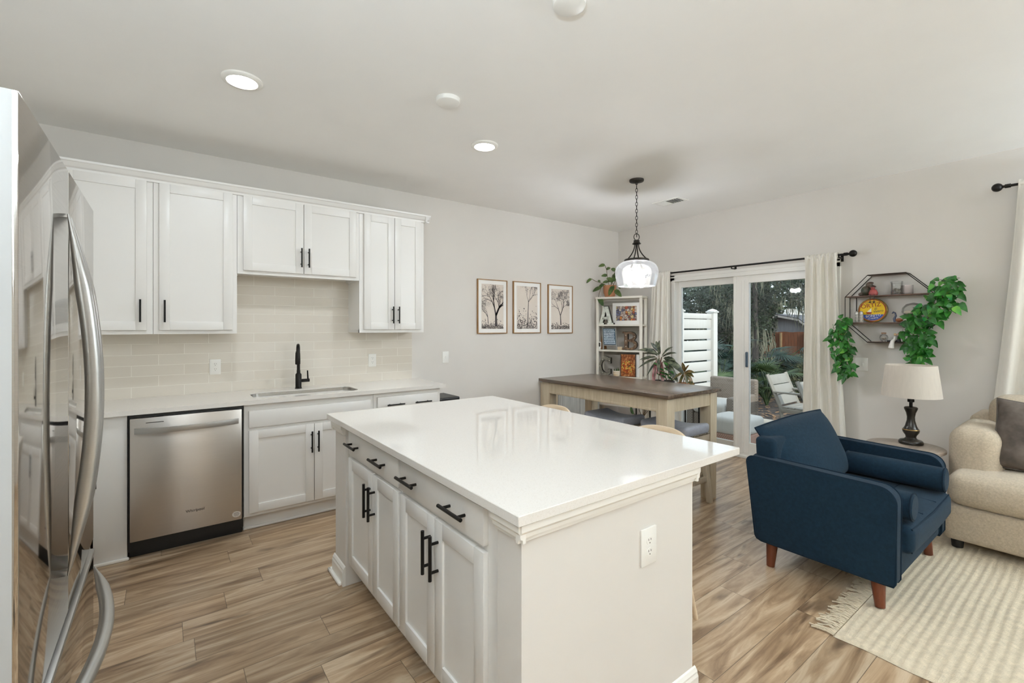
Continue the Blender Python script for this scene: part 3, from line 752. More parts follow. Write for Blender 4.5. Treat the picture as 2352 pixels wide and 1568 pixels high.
def bow(parent, p0, p1, out, bulge, width, depth, name='handle'):
    """flattened bowed bar from p0 to p1 whose ends run out on the door face"""
    p0, p1, o_ = Vector(p0), Vector(p1), Vector(out); ax = (p1 - p0).normalized(); sd = ax.cross(o_)
    m = MB(); rings = []; N = 40
    for i in range(N + 1):
        u = i / N; s_ = math.sin(PI * u)
        c = p0.lerp(p1, u) + o_ * (bulge * s_)
        dp = depth * (0.12 + 0.88 * min(1, s_ * 1.7)); wd = width * (0.30 + 0.70 * min(1, s_ * 2.2))
        rings.append([m.bm.verts.new(c + o_ * (dp * 0.5 * math.cos(2 * PI * k / 14)) + sd * (wd * 0.5 * math.sin(2 * PI * k / 14))) for k in range(14)])
    for a, b in zip(rings, rings[1:]):
        for k in range(14): m.bm.faces.new((a[k], a[(k + 1) % 14], b[(k + 1) % 14], b[k]))
    m.bm.faces.new(rings[0]); m.bm.faces.new(rings[-1][::-1])
    return m.build(name, M_HANDLE, parent, 50)
bow(dl, (FX + 0.002, SEAM - 0.022, 0.855), (FX + 0.002, SEAM - 0.022, 1.675), (1, 0, 0), 0.043, 0.026, 0.031)
bow(dr, (FX + 0.002, SEAM + 0.022, 0.855), (FX + 0.002, SEAM + 0.022, 1.675), (1, 0, 0), 0.043, 0.026, 0.031)
bow(fz, (FX + 0.004, FY0 + 0.06, 0.690), (FX + 0.004, FY1 - 0.035, 0.690), (1, 0, 0), 0.058, 0.026, 0.030)

# ------------------------------------------------------------------ island
IX0, IX1, IY0, IY1 = 0.7492, 1.9223, 0.9667, 2.7968
ic = MB().box(IX0, IX1, IY0, IY1, ZT, 0.914, 0.002, 1).build('island_countertop', M_QZ, None, 30)
tag(ic, 'large white quartz slab on top of the kitchen island', 'countertop')
XI = 0.785            # door faces
XFR = XI + 0.019      # face frame plane
WX = 1.623            # back of the half wall
hw = thing('island_half_wall', 'painted half wall wrapping the island ends and back', 'island', (1.2, 1.0, 0))
m = MB().box(XI, WX, 1.000, 1.115, 0, ZT - 0.001).box(XI, WX, 2.560, 2.744, 0, ZT - 0.001).box(1.52, WX, 1.115, 2.560, 0, ZT - 0.001)
m.build('body', M_WALL, hw, 0)
prof = [(0, 0), (0.010, 0.0), (0.011, 0.010), (0.018, 0.014), (0.020, 0.026), (0.026, 0.034), (0.026, 0.055), (0.0, 0.055)]
z0 = ZT - 0.056
pr_ = [(a, b) for a, b in prof]
m = MB()
m.prism(pr_, WX - XI + 0.02, ((XI - 0.02, 1.0, z0), (0, -1, 0), (0, 0, 1), (1, 0, 0)))
m.prism(pr_, 0.115 + 0.02, ((XI, 1.0 - 0.02, z0), (-1, 0, 0), (0, 0, 1), (0, 1, 0)))
m.prism(pr_, 0.184, ((XI, 2.560, z0), (-1, 0, 0), (0, 0, 1), (0, 1, 0)))
m.prism(pr_, WX - XI + 0.02, ((XI - 0.02, 2.744, z0), (0, 1, 0), (0, 0, 1), (1, 0, 0)))
m.prism(pr_, 2.744 - 1.0 + 0.04, ((WX, 1.0 - 0.02, z0), (1, 0, 0), (0, 0, 1), (0, 1, 0)))
m.build('moulding', M_TRIM, hw, 20)
bp = [(0, 0), (0.016, 0), (0.016, 0.075), (0.012, 0.085), (0.012, 0.092), (0.005, 0.104), (0, 0.108)]
m = MB()
m.prism(bp, WX - XI + 0.016, ((XI, 1.0, 0), (0, -1, 0), (0, 0, 1), (1, 0, 0)))
m.prism(bp, 2.744 - 1.0, ((WX, 1.0, 0), (1, 0, 0), (0, 0, 1), (0, 1, 0)))
m.prism(bp, WX - XI + 0.016, ((XI - 0.0, 2.744, 0), (0, 1, 0), (0, 0, 1), (1, 0, 0)))
m.prism(bp, 0.184 + 0.016, ((XI, 2.560, 0), (-1, 0, 0), (0, 0, 1), (0, 1, 0)))
m.build('baseboard', M_TRIM, hw, 20)
MB().box(XI - 0.034, XI - 0.014, 2.575, 2.790, 0, 0.020, 0.008).box(XI - 0.034, XI + 0.2, 2.758, 2.792, 0, 0.020, 0.008).build('shoe_moulding', M_TRIM, hw, 30)
def island_cab(label, y0, y1, a0, a1, mid, pulls):
    t = thing('island_cabinet', label, 'cabinet', (1.1, (y0 + y1) / 2, 0), 'island cabinets')
    MB().box(XFR, 1.518, y0, y1, 0.115, ZT - 0.001).box(XFR + 0.07, 1.518, y0, y1, 0.0, 0.115).build('body', M_CAB, t, 30)
    d = slab(t, 'drawer', a0, a1, 0.738, 0.858, XFR, -1, 'x')
    for p in pulls: bar_pull(d, (XI, p, 0.800), (0, 1, 0), 0.155, (-1, 0, 0), r=0.0066)
    for b0, b1, py in ((a0, mid - 0.002, mid - 0.030), (mid + 0.002, a1, mid + 0.030)):
        dd_ = shaker(t, 'door', b0, b1, 0.148, 0.718, XFR, -1, 'x'); bar_pull(dd_, (XI, py, 0.590), (0, 0, 1), 0.160, (-1, 0, 0), r=0.0066)
island_cab('island cabinet nearest the sink counter with one drawer and two doors', 1.842, 2.558, 1.848, 2.513, 2.150, (2.405, 2.045))
island_cab('island cabinet nearest the camera with one wide drawer and two doors', 1.117, 1.838, 1.191, 1.830, 1.519, (1.722, 1.352))

# bent plywood counter stools at the island back
def bar_stool(cx, cy, rz, label):
    t = thing('bar_stool', label, 'stool', (cx, cy, 0), 'plywood counter stools', rz, True)
    # shell: local x = forward, seat curving up into the back
    def shell(u, v):
        a = u * 2 - 1
        if v < 0.5:
            k = v / 0.5; x = 0.20 - 0.33 * k; z = 0.605 - 0.018 * math.sin(PI * k) + 0.012 * a * a; w_ = 0.185 + 0.015 * k
            xx = x
        else:
            k = (v - 0.5) / 0.5; x = -0.13 - 0.075 * math.sin(k * PI / 2); z = 0.605 + 0.297 * k - 0.055 * abs(a) ** 3 * k
            w_ = 0.200 - 0.012 * k; xx = x + 0.055 * a * a * k
        return (xx, a * w_, z)
    o_ = MB().grid(shell, 16, 24).build('seat_shell', M_PLY, t, 60)
    so = o_.modifiers.new('thickness', 'SOLIDIFY'); so.thickness = 0.012; so.offset = 0
    for sx in (-1, 1):
        for sy in (-1, 1):
            MB().tube([(sx * 0.11, sy * 0.11, 0.594), (sx * 0.19, sy * 0.19, 0.0)], [0.017, 0.011], 12).build('leg', M_MAHOG if False else M_PLY, t, 40)
    for sy in (-1, 1): pass
    MB().tube([(-0.155, -0.155, 0.26), (-0.155, 0.155, 0.26)], 0.008, 10).tube([(0.155, -0.155, 0.26), (0.155, 0.155, 0.26)], 0.008, 10).tube([(-0.155, 0.155, 0.26), (0.155, 0.155, 0.26)], 0.008, 10).tube([(-0.155, -0.155, 0.26), (0.155, -0.155, 0.26)], 0.008, 10).build('footrest', M_BLK, t, 40)
    return t
s1 = bar_stool(1.87, 1.44, PI, 'pale curved-back counter stool at the island end nearest the armchair')
dup(s1, (1.87, 2.25, 0), 'pale curved-back counter stool at the island end nearest the kitchen wall')

# ------------------------------------------------------------------ dining table and saddle stools
TX0, TX1, TY0, TY1 = 2.95, 3.70, 2.012, 3.485
tb = thing('counter_height_table', 'counter height dining table with grey brown top and pale legs', 'table', (3.32, 2.75, 0))
MB().box(TX0, TX1, TY0, TY1, 0.884, 0.914, 0.003).build('table_top', M_TABTOP, tb, 30)
m = MB(); az0, az1 = 0.775, 0.883
m.box(TX0 + 0.035, TX0 + 0.055, TY0 + 0.1, TY1 - 0.1, az0, az1).box(TX1 - 0.055, TX1 - 0.035, TY0 + 0.1, TY1 - 0.1, az0, az1)
m.box(TX0 + 0.1, TX1 - 0.1, TY0 + 0.035, TY0 + 0.055, az0, az1).box(TX0 + 0.1, TX1 - 0.1, TY1 - 0.055, TY1 - 0.035, az0, az1)
m.box(TX0 + 0.033, TX0 + 0.058, TY0 + 0.1, TY1 - 0.1, az0, az0 + 0.022, 0.003).build('apron', M_TABLEG, tb, 30)
for lx in (TX0 + 0.025, TX1 - 0.125):
    for ly in (TY0 + 0.025, TY1 - 0.125):
        def taper(P, u): return P
        mm = MB().box(lx, lx + 0.10, ly, ly + 0.10, 0.0, 0.883, 0.004)
        for v in mm.bm.verts:
            if v.co.z < 0.2: v.co.x += (lx + 0.05 - v.co.x) * 0.12; v.co.y += (ly + 0.05 - v.co.y) * 0.12
        mm.build('leg', M_TABLEG, tb, 30)
for ly in (TY0 + 0.06, TY1 - 0.09): MB().box(TX0 + 0.12, TX1 - 0.12, ly, ly + 0.03, 0.14, 0.215, 0.004).build('stretcher', M_TABLEG, tb, 30)
def saddle(cx, cy, label):
    t = thing('saddle_stool', label, 'stool', (cx, cy, 0), 'grey saddle stools', 0, True)
    L, Wd = 0.225, 0.17
    def fn(P, u):
        z = P[2] + (0.040 * (P[1] / L) ** 2 - 0.012) * (1 if P[2] > 0.57 else 0.6)
        return (P[0], P[1], z)
    MB().soft(-Wd, Wd, -L, L, 0.545, 0.625, 0.035, (0, 0, 0.012), 8, fn).build('seat_cushion', M_GREYFAB, t, 60)
    m = MB()
    for sgn in (-1, 1):
        for k in range(15):
            x = -Wd + 0.03 + k * (2 * Wd - 0.06) / 14; m.ball((x, sgn * (L + 0.001), 0.566), 0.0080, 8, 5)
        for k in range(20):
            y = -L + 0.03 + k * (2 * L - 0.06) / 19; m.ball((sgn * (Wd + 0.001), y, 0.547 + 0.024 * (y / L) ** 2), 0.0080, 8, 5)
    m.build('nail_trim', M_NAIL, t, 40)
    def fr_(P, u): return (P[0], P[1], P[2] + 0.024 * (P[1] / L) ** 2 - 0.008)
    MB().soft(-Wd + 0.006, Wd - 0.006, -L + 0.006, L - 0.006, 0.490, 0.556, 0.008, (0, 0, 0), 6, fr_).build('seat_frame', M_STOOLW, t, 40)
    for sx in (-1, 1):
        for sy in (-1, 1):
            mm = MB().box(sx * 0.125 - 0.02, sx * 0.125 + 0.02, sy * 0.175 - 0.02, sy * 0.175 + 0.02, 0, 0.515, 0.003)
            for v in mm.bm.verts:
                k = 1 - v.co.z / 0.515; v.co.x += sx * 0.035 * k; v.co.y += sy * 0.045 * k
            mm.build('leg', M_STOOLW, t, 30)
    for sy in (-1, 1): MB().box(-0.15, 0.15, sy * 0.202 - 0.012, sy * 0.202 + 0.012, 0.17, 0.21, 0.003).build('stretcher', M_STOOLW, t, 30)
    MB().box(-0.014, 0.014, -0.2, 0.2, 0.18, 0.205, 0.003).build('stretcher', M_STOOLW, t, 30)
    return t
q1 = saddle(3.36, 2.235, 'grey saddle stool with nailheads under the table end nearest the door')
dup(q1, (3.25, 2.78, 0), 'grey saddle stool with nailheads under the middle of the dining table')

# ------------------------------------------------------------------ buffet behind the table
bf = thing('buffet_cabinet', 'low washed wood buffet, front painted grey as window reflection, behind the dining table', 'cabinet', (3.94, 4.06, 0))
MB().box(3.595, 4.285, 3.912, 4.212, 0.04, 0.76, 0.003).build('body', M_TABLEG, bf, 30)
for a, b in ((3.60, 3.938), (3.942, 4.28)): MB().box(a, b, 3.893, 3.911, 0.07, 0.745, 0.003).build('door', M_BUFFET, bf, 30)  # same finish as the tan body, window reflection painted in as grey
MB().box(3.58, 4.30, 3.89, 4.215, 0.76, 0.785, 0.003).build('top', M_BUFFET, bf, 30)
MB().box(3.62, 4.26, 3.93, 4.20, 0, 0.04).build('plinth', M_TABLEG, bf, 30)

# ------------------------------------------------------------------ corner bookshelf and what stands on it
BL = Vector((4.49, 4.143, 0)); BR = math.radians(-70)
BU = Vector((math.cos(BR), math.sin(BR), 0)); BD = Vector((-math.sin(BR), math.cos(BR), 0))
def bsp(s, d, z): return BL + BU * s + BD * d + Vector((0, 0, z))
bk = thing('bookshelf', 'tall cream open bookshelf set across the room corner', 'bookshelf', BL, None, BR, True)
for px in (0.0, 0.572):
    for py in (0.0, 0.19): MB().box(px, px + 0.033, py, py + 0.03, 0, 1.785, 0.002).build('post', M_BKSH, bk, 30)
MB().box(-0.006, 0.611, -0.006, 0.226, 1.785, 1.81, 0.002).build('top', M_BKSH, bk, 30)
SH = (1.455, 1.128, 0.790, 0.432, 0.10)
for z in SH: MB().box(0.002, 0.603, 0.003, 0.218, z - 0.022, z, 0.002).build('shelf', M_BKSH, bk, 30)
for z in (1.785,) + SH[:3]:
    MB().box(0.03, 0.575, 0.196, 0.212, z - 0.075, z - 0.022, 0.001).build('shade_strip', M_BKSHADE, bk, 30)  # grey strips paint the shadow beneath the boards of the open shelf
def on_shelf(name, label, cat, s, d, z, group=None, rz=0.0): return thing(name, label, cat, bsp(s, d, z), group, BR + rz, True)
def strokes(m, polys, th): 
    for p in polys: m.prism(p, th, ((0, 0, 0), (1, 0, 0), (0, 0, 1), (0, 1, 0)))
    return m
def arc(cx, cz, ro, ri, a0, a1, n=14, sx=1.0):
    o = [(cx + sx * ro * math.cos(math.radians(a0 + (a1 - a0) * k / n)), cz + ro * math.sin(math.radians(a0 + (a1 - a0) * k / n))) for k in range(n + 1)]
    i = [(cx + sx * ri * math.cos(math.radians(a0 + (a1 - a0) * k / n)), cz + ri * math.sin(math.radians(a0 + (a1 - a0) * k / n))) for k in range(n + 1)]
    return o + i[::-1]
def quad(x0, x1, z0, z1): return [(x0, z0), (x1, z0), (x1, z1), (x0, z1)]
def letter(label, s, d, z, h, polys, face, bulbs):
    t = on_shelf('marquee_letter', label, 'letter', s, d, z, 'metal marquee letters')
    k = h
    P = [[(a * k, b * k) for a, b in p] for p in polys]
    strokes(MB(), P, 0.045).build('shell', M_LETEDGE, t, 30)
    m = MB()
    for p in P:
        cx = sum(a for a, b in p) / len(p); cz = sum(b for a, b in p) / len(p)
        m.prism([(cx + (a - cx) * 0.9, cz + (b - cz) * 0.93) for a, b in p] if len(p) < 8 else p, 0.004, ((0, -0.0035, 0), (1, 0, 0), (0, 0, 1), (0, 1, 0)))
    m.build('face', face, t, 30)
    m = MB()
    for a, b in bulbs: m.ball((a * k, -0.006, b * k), 0.006, 10, 6)
    m.build('bulbs', M_SHADEBULB, t, 40)
M_SHADEBULB = mat('frosted_bulb', (226, 220, 204), 0.3)
A_ = [quad(-0.05, 0.30, 0, 0.09), quad(0.46, 0.84, 0, 0.09),
      [(0.02, 0.06), (0.22, 0.06), (0.48, 1.0), (0.28, 1.0)], [(0.54, 0.06), (0.77, 0.06), (0.52, 1.0), (0.31, 1.0)], quad(0.18, 0.60, 0.26, 0.41)]
B_ = [quad(0.0, 0.16, 0, 0.10), quad(0.0, 0.16, 0.90, 1.0), quad(0.10, 0.30, 0, 1.0), quad(0.28, 0.46, 0.88, 1.0), quad(0.28, 0.48, 0.46, 0.58), quad(0.28, 0.48, 0.0, 0.12),
      arc(0.44, 0.74, 0.26, 0.13, -90, 90, sx=1.15), arc(0.46, 0.29, 0.29, 0.15, -90, 90, sx=1.2)]
C_ = [arc(0.36, 0.5, 0.50, 0.33, 55, 305, 22, sx=0.72), quad(0.50, 0.64, 0.64, 0.95), quad(0.50, 0.64, 0.10, 0.36)]
letter('mottled silver marquee letter A on the top bookshelf tier', 0.028, 0.03, 1.455, 0.240, A_, M_GALV, [(0.36, 0.9), (0.25, 0.6), (0.49, 0.6), (0.17, 0.3), (0.58, 0.3), (0.38, 0.32)])
letter('rusty brown marquee letter B on the middle bookshelf tier', 0.335, 0.06, 1.128, 0.235, B_, M_RUST, [(0.2, 0.2), (0.2, 0.5), (0.2, 0.8), (0.66, 0.74), (0.7, 0.3)])
letter('dark grey marquee letter C on the tier just above the table top', 0.030, 0.03, 0.790, 0.250, C_, M_GREYTIN, [(0.06, 0.5), (0.2, 0.85), (0.2, 0.15), (0.57, 0.8)])
t = on_shelf('picture_frame', 'white framed colourful print with a wide mat on the bookshelf', 'picture', 0.178, 0.125, 1.455)
MB().box(0, 0.372, 0, 0.018, 0, 0.278, 0.002).build('frame', M_PAPER, t, 30)
MB().box(0.050, 0.322, -0.0015, 0.002, 0.050, 0.235).build('art', voro_mat('colourful_print', [(190, 168, 156), (110, 112, 138), (200, 186, 172), (150, 134, 130), (206, 128, 60), (176, 160, 150), (168, 84, 60), (200, 180, 130), (120, 96, 96)], 30), t, 0)
# little A-frame sign
t = on_shelf('easel_sign', 'small wooden easel sign with pale lettering on the middle bookshelf tier', 'sign', 0.075, 0.05, 1.128)
m = MB().box(0.0, 0.195, -0.006, 0.008, 0.0, 0.285)
def lean(m, k):
    for v in m.bm.verts: v.co.y += k * v.co.z; v.co.x -= 0.12 * v.co.z
m = MB(); 
for q in ((0.0, 0.016, 0.0, 0.290), (0.184, 0.20, 0.0, 0.290), (0.016, 0.184, 0.274, 0.290), (0.016, 0.184, 0.05, 0.064)): m.box(q[0], q[1], -0.006, 0.006, q[2], q[3])
lean(m, 0.16); m.build('frame', mat('grey_sign_wood', (134, 132, 126), 0.6, var=0.15, vscale=20), t, 0)
m = MB().box(0.014, 0.186, -0.002, 0.004, 0.06, 0.278); lean(m, 0.16); m.build('chalkboard', mat('slate_blue_board', (70, 92, 108), 0.7), t, 0)
m = MB(); rr = random.Random(3)
for r_ in range(9):
    z = 0.255 - r_ * 0.0215; x = 0.026
    while x < 0.168:
        wd_ = rr.uniform(0.008, 0.018); m.box(x, min(x + wd_, 0.174), -0.0035, -0.0015, z - 0.0065, z + 0.0065 + rr.uniform(-0.002, 0.002)); x += wd_ + 0.005
lean(m, 0.16); m.build('chalk_marks', mat('chalk_white', (206, 218, 226), 0.8), t, 0)
m = MB(); m.prism([(0.0, 0.0), (0.105, 0.0), (0.052, 0.285)], 0.018, ((-0.045, 0.012, 0.004), (0.42, 0.91, 0), (0, 0, 1), (0.91, -0.42, 0)))
m.build('rear_leg', mat('amber_wood', (128, 86, 44), 0.5, var=0.1, vscale=18), t, 0)
t = on_shelf('smart_camera', 'tiny white camera unit at the left edge of the middle bookshelf tier', 'camera', 0.040, 0.012, 1.128)
MB().soft(-0.028, 0.010, 0, 0.035, 0.0, 0.014, 0.005).soft(-0.022, 0.018, 0.006, 0.028, 0.018, 0.10, 0.008).box(-0.010, 0.0, 0.012, 0.022, 0.01, 0.02).build('body', M_WHITEPL, t, 40)
MB().soft(-0.012, 0.012, 0.003, 0.008, 0.038, 0.090, 0.002).build('lens_panel', M_BLKP, t, 40)
t = on_shelf('wooden_block', 'small tan block standing between the easel sign and letter B', 'block', 0.270, 0.05, 1.128)
MB().box(0, 0.058, 0, 0.05, 0, 0.04, 0.003).build('body', mat('tan_block', (196, 176, 148), 0.7), t, 30)
t = on_shelf('cactus_pot', 'little white and tan pot with stubby green shoots beside letter C', 'plant', 0.262, 0.05, 0.790)
MB().lathe([(0.028, 0), (0.042, 0.010), (0.046, 0.045), (0.045, 0.07), (0.040, 0.072), (0.038, 0.062), (0.0, 0.06)], (0, 0, 0), 24).build('pot', two_tone('two_tone_pot', [(0.42, (196, 168, 124)), (0.55, (238, 232, 220))], 9, 0.5, (0.2, 0.2, 1.6)), t, 40)
m = MB(); rr = random.Random(5)
for k in range(12):
    a = rr.uniform(0, 6.28); r_ = rr.uniform(0, 0.028); m.tube([(r_ * math.cos(a), r_ * math.sin(a), 0.055), (1.5 * r_ * math.cos(a), 1.5 * r_ * math.sin(a), 0.055 + rr.uniform(0.03, 0.06))], [0.005, 0.002], 6)
m.build('shoots', M_POTLEAF, t, 40)
t = on_shelf('cookbook', 'upright cookbook with a baked dish photo on its cover', 'book', 0.312, 0.05, 0.790)
MB().box(0, 0.195, 0, 0.030, 0, 0.288, 0.002).build('cover', mat('book_black', (38, 30, 28), 0.4), t, 30)
MB().box(0.003, 0.195, 0.004, 0.026, 0.003, 0.285).build('pages', M_PAPER, t, 0)
MB().box(0.008, 0.192, -0.001, 0.0005, 0.006, 0.284).build('cover_photo', two_tone('cover_warm', [(0.3, (58, 38, 30)), (0.5, (150, 82, 40)), (0.7, (206, 158, 106))], 30, 0.3, detail=5), t, 0)
MB().lathe([(0.0, -0.001), (0.082, -0.001), (0.082, 0.001), (0.0, 0.001)], (0, 0, 0), 32).build('dish_photo', voro_mat('cover_dish', [(214, 128, 50), (188, 84, 30), (232, 186, 96), (150, 60, 26), (196, 178, 80), (224, 150, 70)], 60, 0.3), t, 0)
for c in t.children:
    if c.name.startswith('dish_photo'):
        c.data.transform(Matrix.Rotation(PI / 2, 4, 'X')); c.data.transform(Matrix.Translation((0.098, -0.002, 0.125)))
t = on_shelf('white_binder', 'slim white book behind the cookbook', 'book', 0.505, 0.07, 0.790)
MB().box(0.006, 0.045, 0, 0.10, 0, 0.285, 0.002).build('cover', M_PAPER, t, 30)
t = on_shelf('red_bowl', 'red bowl on the low bookshelf tier under the table top', 'bowl', 0.158, 0.10, 0.432)
MB().lathe([(0.05, 0), (0.062, 0.004), (0.078, 0.05), (0.084, 0.13), (0.080, 0.13), (0.074, 0.05), (0.0, 0.012)], (0, 0, 0), 28).build('body', mat('red_enamel', (196, 40, 22), 0.25), t, 40)
# potted plant on top
t = on_shelf('potted_plant', 'trailing green plant in a terracotta pot on top of the bookshelf', 'plant', 0.148, 0.105, 1.81)
MB().lathe([(0.052, 0), (0.066, 0.012), (0.068, 0.03), (0.080, 0.055), (0.084, 0.12), (0.083, 0.155), (0.076, 0.156), (0.074, 0.12), (0.0, 0.115)], (0, 0, 0), 28).build('pot', M_TERRA, t, 40)
m = MB(); ms = MB(); rr = random.Random(11)
def vine(pts, sizes, up=(0, -1, 0.4)):
    ms.tube(pts, 0.0035, 6)
    for k, L in enumerate(sizes):
        i = 1 + int((len(pts) - 2) * k / max(1, len(sizes) - 1)); p = Vector(pts[i]); tdir = (p - Vector(pts[i - 1])).normalized()
        sd = tdir.cross(Vector(up)).normalized() * (1 if k % 2 else -1)
        m.leaf(p, tdir * 0.5 + sd * 0.8 + Vector((0, -0.2, 0)), up, L, L * 0.55, 'oval', 0.35)
vine([(0, 0, 0.12), (-0.02, 0, 0.20), (-0.03, -0.01, 0.28), (-0.04, -0.01, 0.36), (-0.06, -0.01, 0.42)], [0.08, 0.09, 0.085, 0.08, 0.09])
vine([(0.01, 0, 0.12), (0.03, -0.01, 0.22), (0.06, -0.02, 0.29), (0.08, -0.02, 0.33), (0.09, -0.02, 0.36)], [0.09, 0.085, 0.09, 0.08])
vine([(0, -0.02, 0.12), (-0.05, -0.06, 0.17), (-0.10, -0.09, 0.19), (-0.15, -0.12, 0.21), (-0.19, -0.15, 0.24)], [0.09, 0.06, 0.08])
vine([(-0.01, -0.03, 0.14), (-0.06, -0.06, 0.17), (-0.09, -0.08, 0.12), (-0.11, -0.09, 0.05), (-0.12, -0.09, 0.0)], [0.09, 0.11, 0.12])
vine([(0.02, -0.03, 0.14), (0.06, -0.07, 0.18), (0.09, -0.09, 0.14), (0.10, -0.10, 0.08)], [0.11, 0.12, 0.12])
vine([(0.03, 0.0, 0.14), (0.08, -0.02, 0.20), (0.13, -0.03, 0.20), (0.17, -0.03, 0.15)], [0.10, 0.10, 0.09])
vine([(0.0, 0.02, 0.12), (0.02, 0.02, 0.22), (0.03, 0.0, 0.27)], [0.09, 0.09])
m.build('foliage', M_POTLEAF, t, 40, False); ms.build('stems', M_STEM, t, 40)

# ------------------------------------------------------------------ three framed tree prints
def tree_print(label, x0, x1, z0, z1, seed, kind):
    t = thing('framed_print', label, 'picture', ((x0 + x1) / 2, YK, (z0 + z1) / 2), 'tree prints in gilt frames')
    y = YK - 0.022; fw = 0.010
    m = MB()
    for q in ((x0, x0 + fw, z0, z1), (x1 - fw, x1, z0, z1), (x0 + fw, x1 - fw, z0, z0 + fw), (x0 + fw, x1 - fw, z1 - fw, z1)): m.box(q[0], q[1], y, YK - 0.0005, q[2], q[3], 0.001)
    m.build('frame', M_GOLDW, t, 30)
    MB().box(x0 + fw, x1 - fw, y + 0.008, y + 0.012, z0 + fw, z1 - fw).build('mat_board', M_PAPER, t, 0)
    px0, px1, pz0, pz1 = x0 + 0.052, x1 - 0.052, z0 + 0.052, z1 - 0.052
    yp = y + 0.0065
    pr = MB().box(px0, px1, yp, yp + 0.0015, pz0, pz1).build('print', M_PRINT, t, 0)
    R = random.Random(seed); dk, lt = MB(), MB(); W_, H_ = px1 - px0, pz1 - pz0
    def clampx(v): return min(max(v, px0 + 0.002), px1 - 0.002)
    def clampz(v): return min(max(v, pz0 + 0.002), pz1 - 0.002)
    def stroke(m, a, b, w0, w1, dy):
        d = Vector((b[0] - a[0], b[1] - a[1]))
        if d.length < 1e-5: return
        n = Vector((-d.y, d.x)).normalized()
        q = [(a[0] + n.x * w0, a[1] + n.y * w0), (b[0] + n.x * w1, b[1] + n.y * w1), (b[0] - n.x * w1, b[1] - n.y * w1), (a[0] - n.x * w0, a[1] - n.y * w0)]
        m._new([(clampx(p[0]), yp - dy, clampz(p[1])) for p in q], [(0, 1, 2, 3)])
    def fleck(m, x, z, r, dy):
        k = R.randint(4, 6); a0 = R.uniform(0, 6)
        pts = [(clampx(x + r * R.uniform(0.4, 1.2) * math.cos(a0 + 6.28 * i / k)), yp - dy, clampz(z + r * R.uniform(0.4, 1.1) * math.sin(a0 + 6.28 * i / k))) for i in range(k)]
        m._new(pts, [tuple(range(k))])
    tips = []
    def branch(x, z, a, L, w, d):
        x2, z2 = x + L * math.cos(a), z + L * math.sin(a)
        stroke(dk, (x, z), (x2, z2), w, w * 0.7, 0.0006)
        if d == 0: tips.append((x2, z2)); return
        for _ in range(2 if (d > 1 and d < 7) else 3):
            branch(x2, z2, a + R.uniform(-0.75, 0.75), L * R.uniform(0.62, 0.86), w * 0.62, d - 1)
        if d < 4 and kind: tips.append((x2, z2))
    if kind == 0:
        branch(px0 + W_ * 0.66, pz0 + H_ * 0.06, PI / 2 + 0.02, H_ * 0.24, 0.017, 8)
        branch(px0 + W_ * 0.30, pz0 + H_ * 0.12, PI / 2 + 0.1, H_ * 0.14, 0.005, 7)
        fr_ = 0.12
    elif kind == 1:
        branch(px0 + W_ * 0.52, pz0 + H_ * 0.05, PI / 2 - 0.02, H_ * 0.34, 0.007, 6); fr_ = 0.8
    else:
        branch(px0 + W_ * 0.52, pz0 + H_ * 0.10, PI / 2 + 0.08, H_ * 0.24, 0.009, 7); fr_ = 0.4
    for x, z in tips:
        for _ in range(6):
            if R.random() < fr_: fleck(dk if R.random() < 0.55 else lt, x + R.gauss(0, 0.012), z + R.gauss(0, 0.012), R.uniform(0.0025, 0.006), R.choice((0.0007, 0.0009)))
    for _ in range(420 if kind == 1 else 260):      # undergrowth and ground lines
        x = R.uniform(px0, px1); zz = pz0 + abs(R.gauss(0, H_ * (0.17 if kind == 1 else 0.07)))
        if kind == 1 and abs(x - px0 - W_ * 0.52) < 0.02 and zz > pz0 + 0.08: continue
        fleck(lt if R.random() < 0.6 else dk, x, zz, R.uniform(0.004, 0.010), 0.0004)
    for _ in range(60): 
        x = R.uniform(px0, px1 - 0.05); zz = pz0 + R.uniform(0, H_ * 0.10); stroke(lt, (x, zz), (x + R.uniform(0.02, 0.07), zz + R.uniform(-0.004, 0.004)), 0.0012, 0.0006, 0.0003)
    dk.build('ink_print', M_INK, pr, 0, False); lt.build('wash_print', M_INK2, pr, 0, False)
tree_print('framed etching of a bare spreading tree nearest the kitchen cabinets', 2.703, 3.103, 1.348, 1.948, 4, 0)
tree_print('framed etching of a tall leafy tree hanging in the middle of three', 3.190, 3.605, 1.348, 1.951, 9, 1)
tree_print('framed etching of a slender old tree nearest the room corner', 3.723, 4.137, 1.342, 1.943, 21, 2)

# ------------------------------------------------------------------ ceiling fittings
def downlight(x, y, label, seen=True):
    t = thing('recessed_light', label, 'ceiling light', (x, y, ZC), 'recessed ceiling lights')
    MB().lathe([(0.098, 0.0005), (0.098, -0.008), (0.092, -0.014), (0.074, -0.016), (0.070, -0.010), (0.070, 0.0005)], (x, y, ZC), 40, False).build('trim_ring', M_TRIM, t, 40)
    MB().lathe([(0.0, -0.0115), (0.069, -0.0105), (0.071, -0.006)], (x, y, ZC), 40, False).build('lens', M_LENS, t, 40)
    la = bpy.data.lights.new('lamp', 'AREA'); la.shape = 'DISK'; la.size = 0.13; la.energy = LAMP_W if seen else LAMP_W * 0.35; la.color = (0.80, 0.905, 1.0)
    lo_ = bpy.data.objects.new('lamp', la); COL.objects.link(lo_); lo_.parent = t; lo_.location = (0, 0, -0.018)
M_LENS = mat('lit_lens', (255, 252, 246), 0.4, emit=((255, 252, 246), 24.0))
downlight(0.325, 2.835, 'lit recessed ceiling light above the dishwasher')
downlight(1.852, 2.795, 'lit recessed ceiling light nearest the end of the wall cabinets')
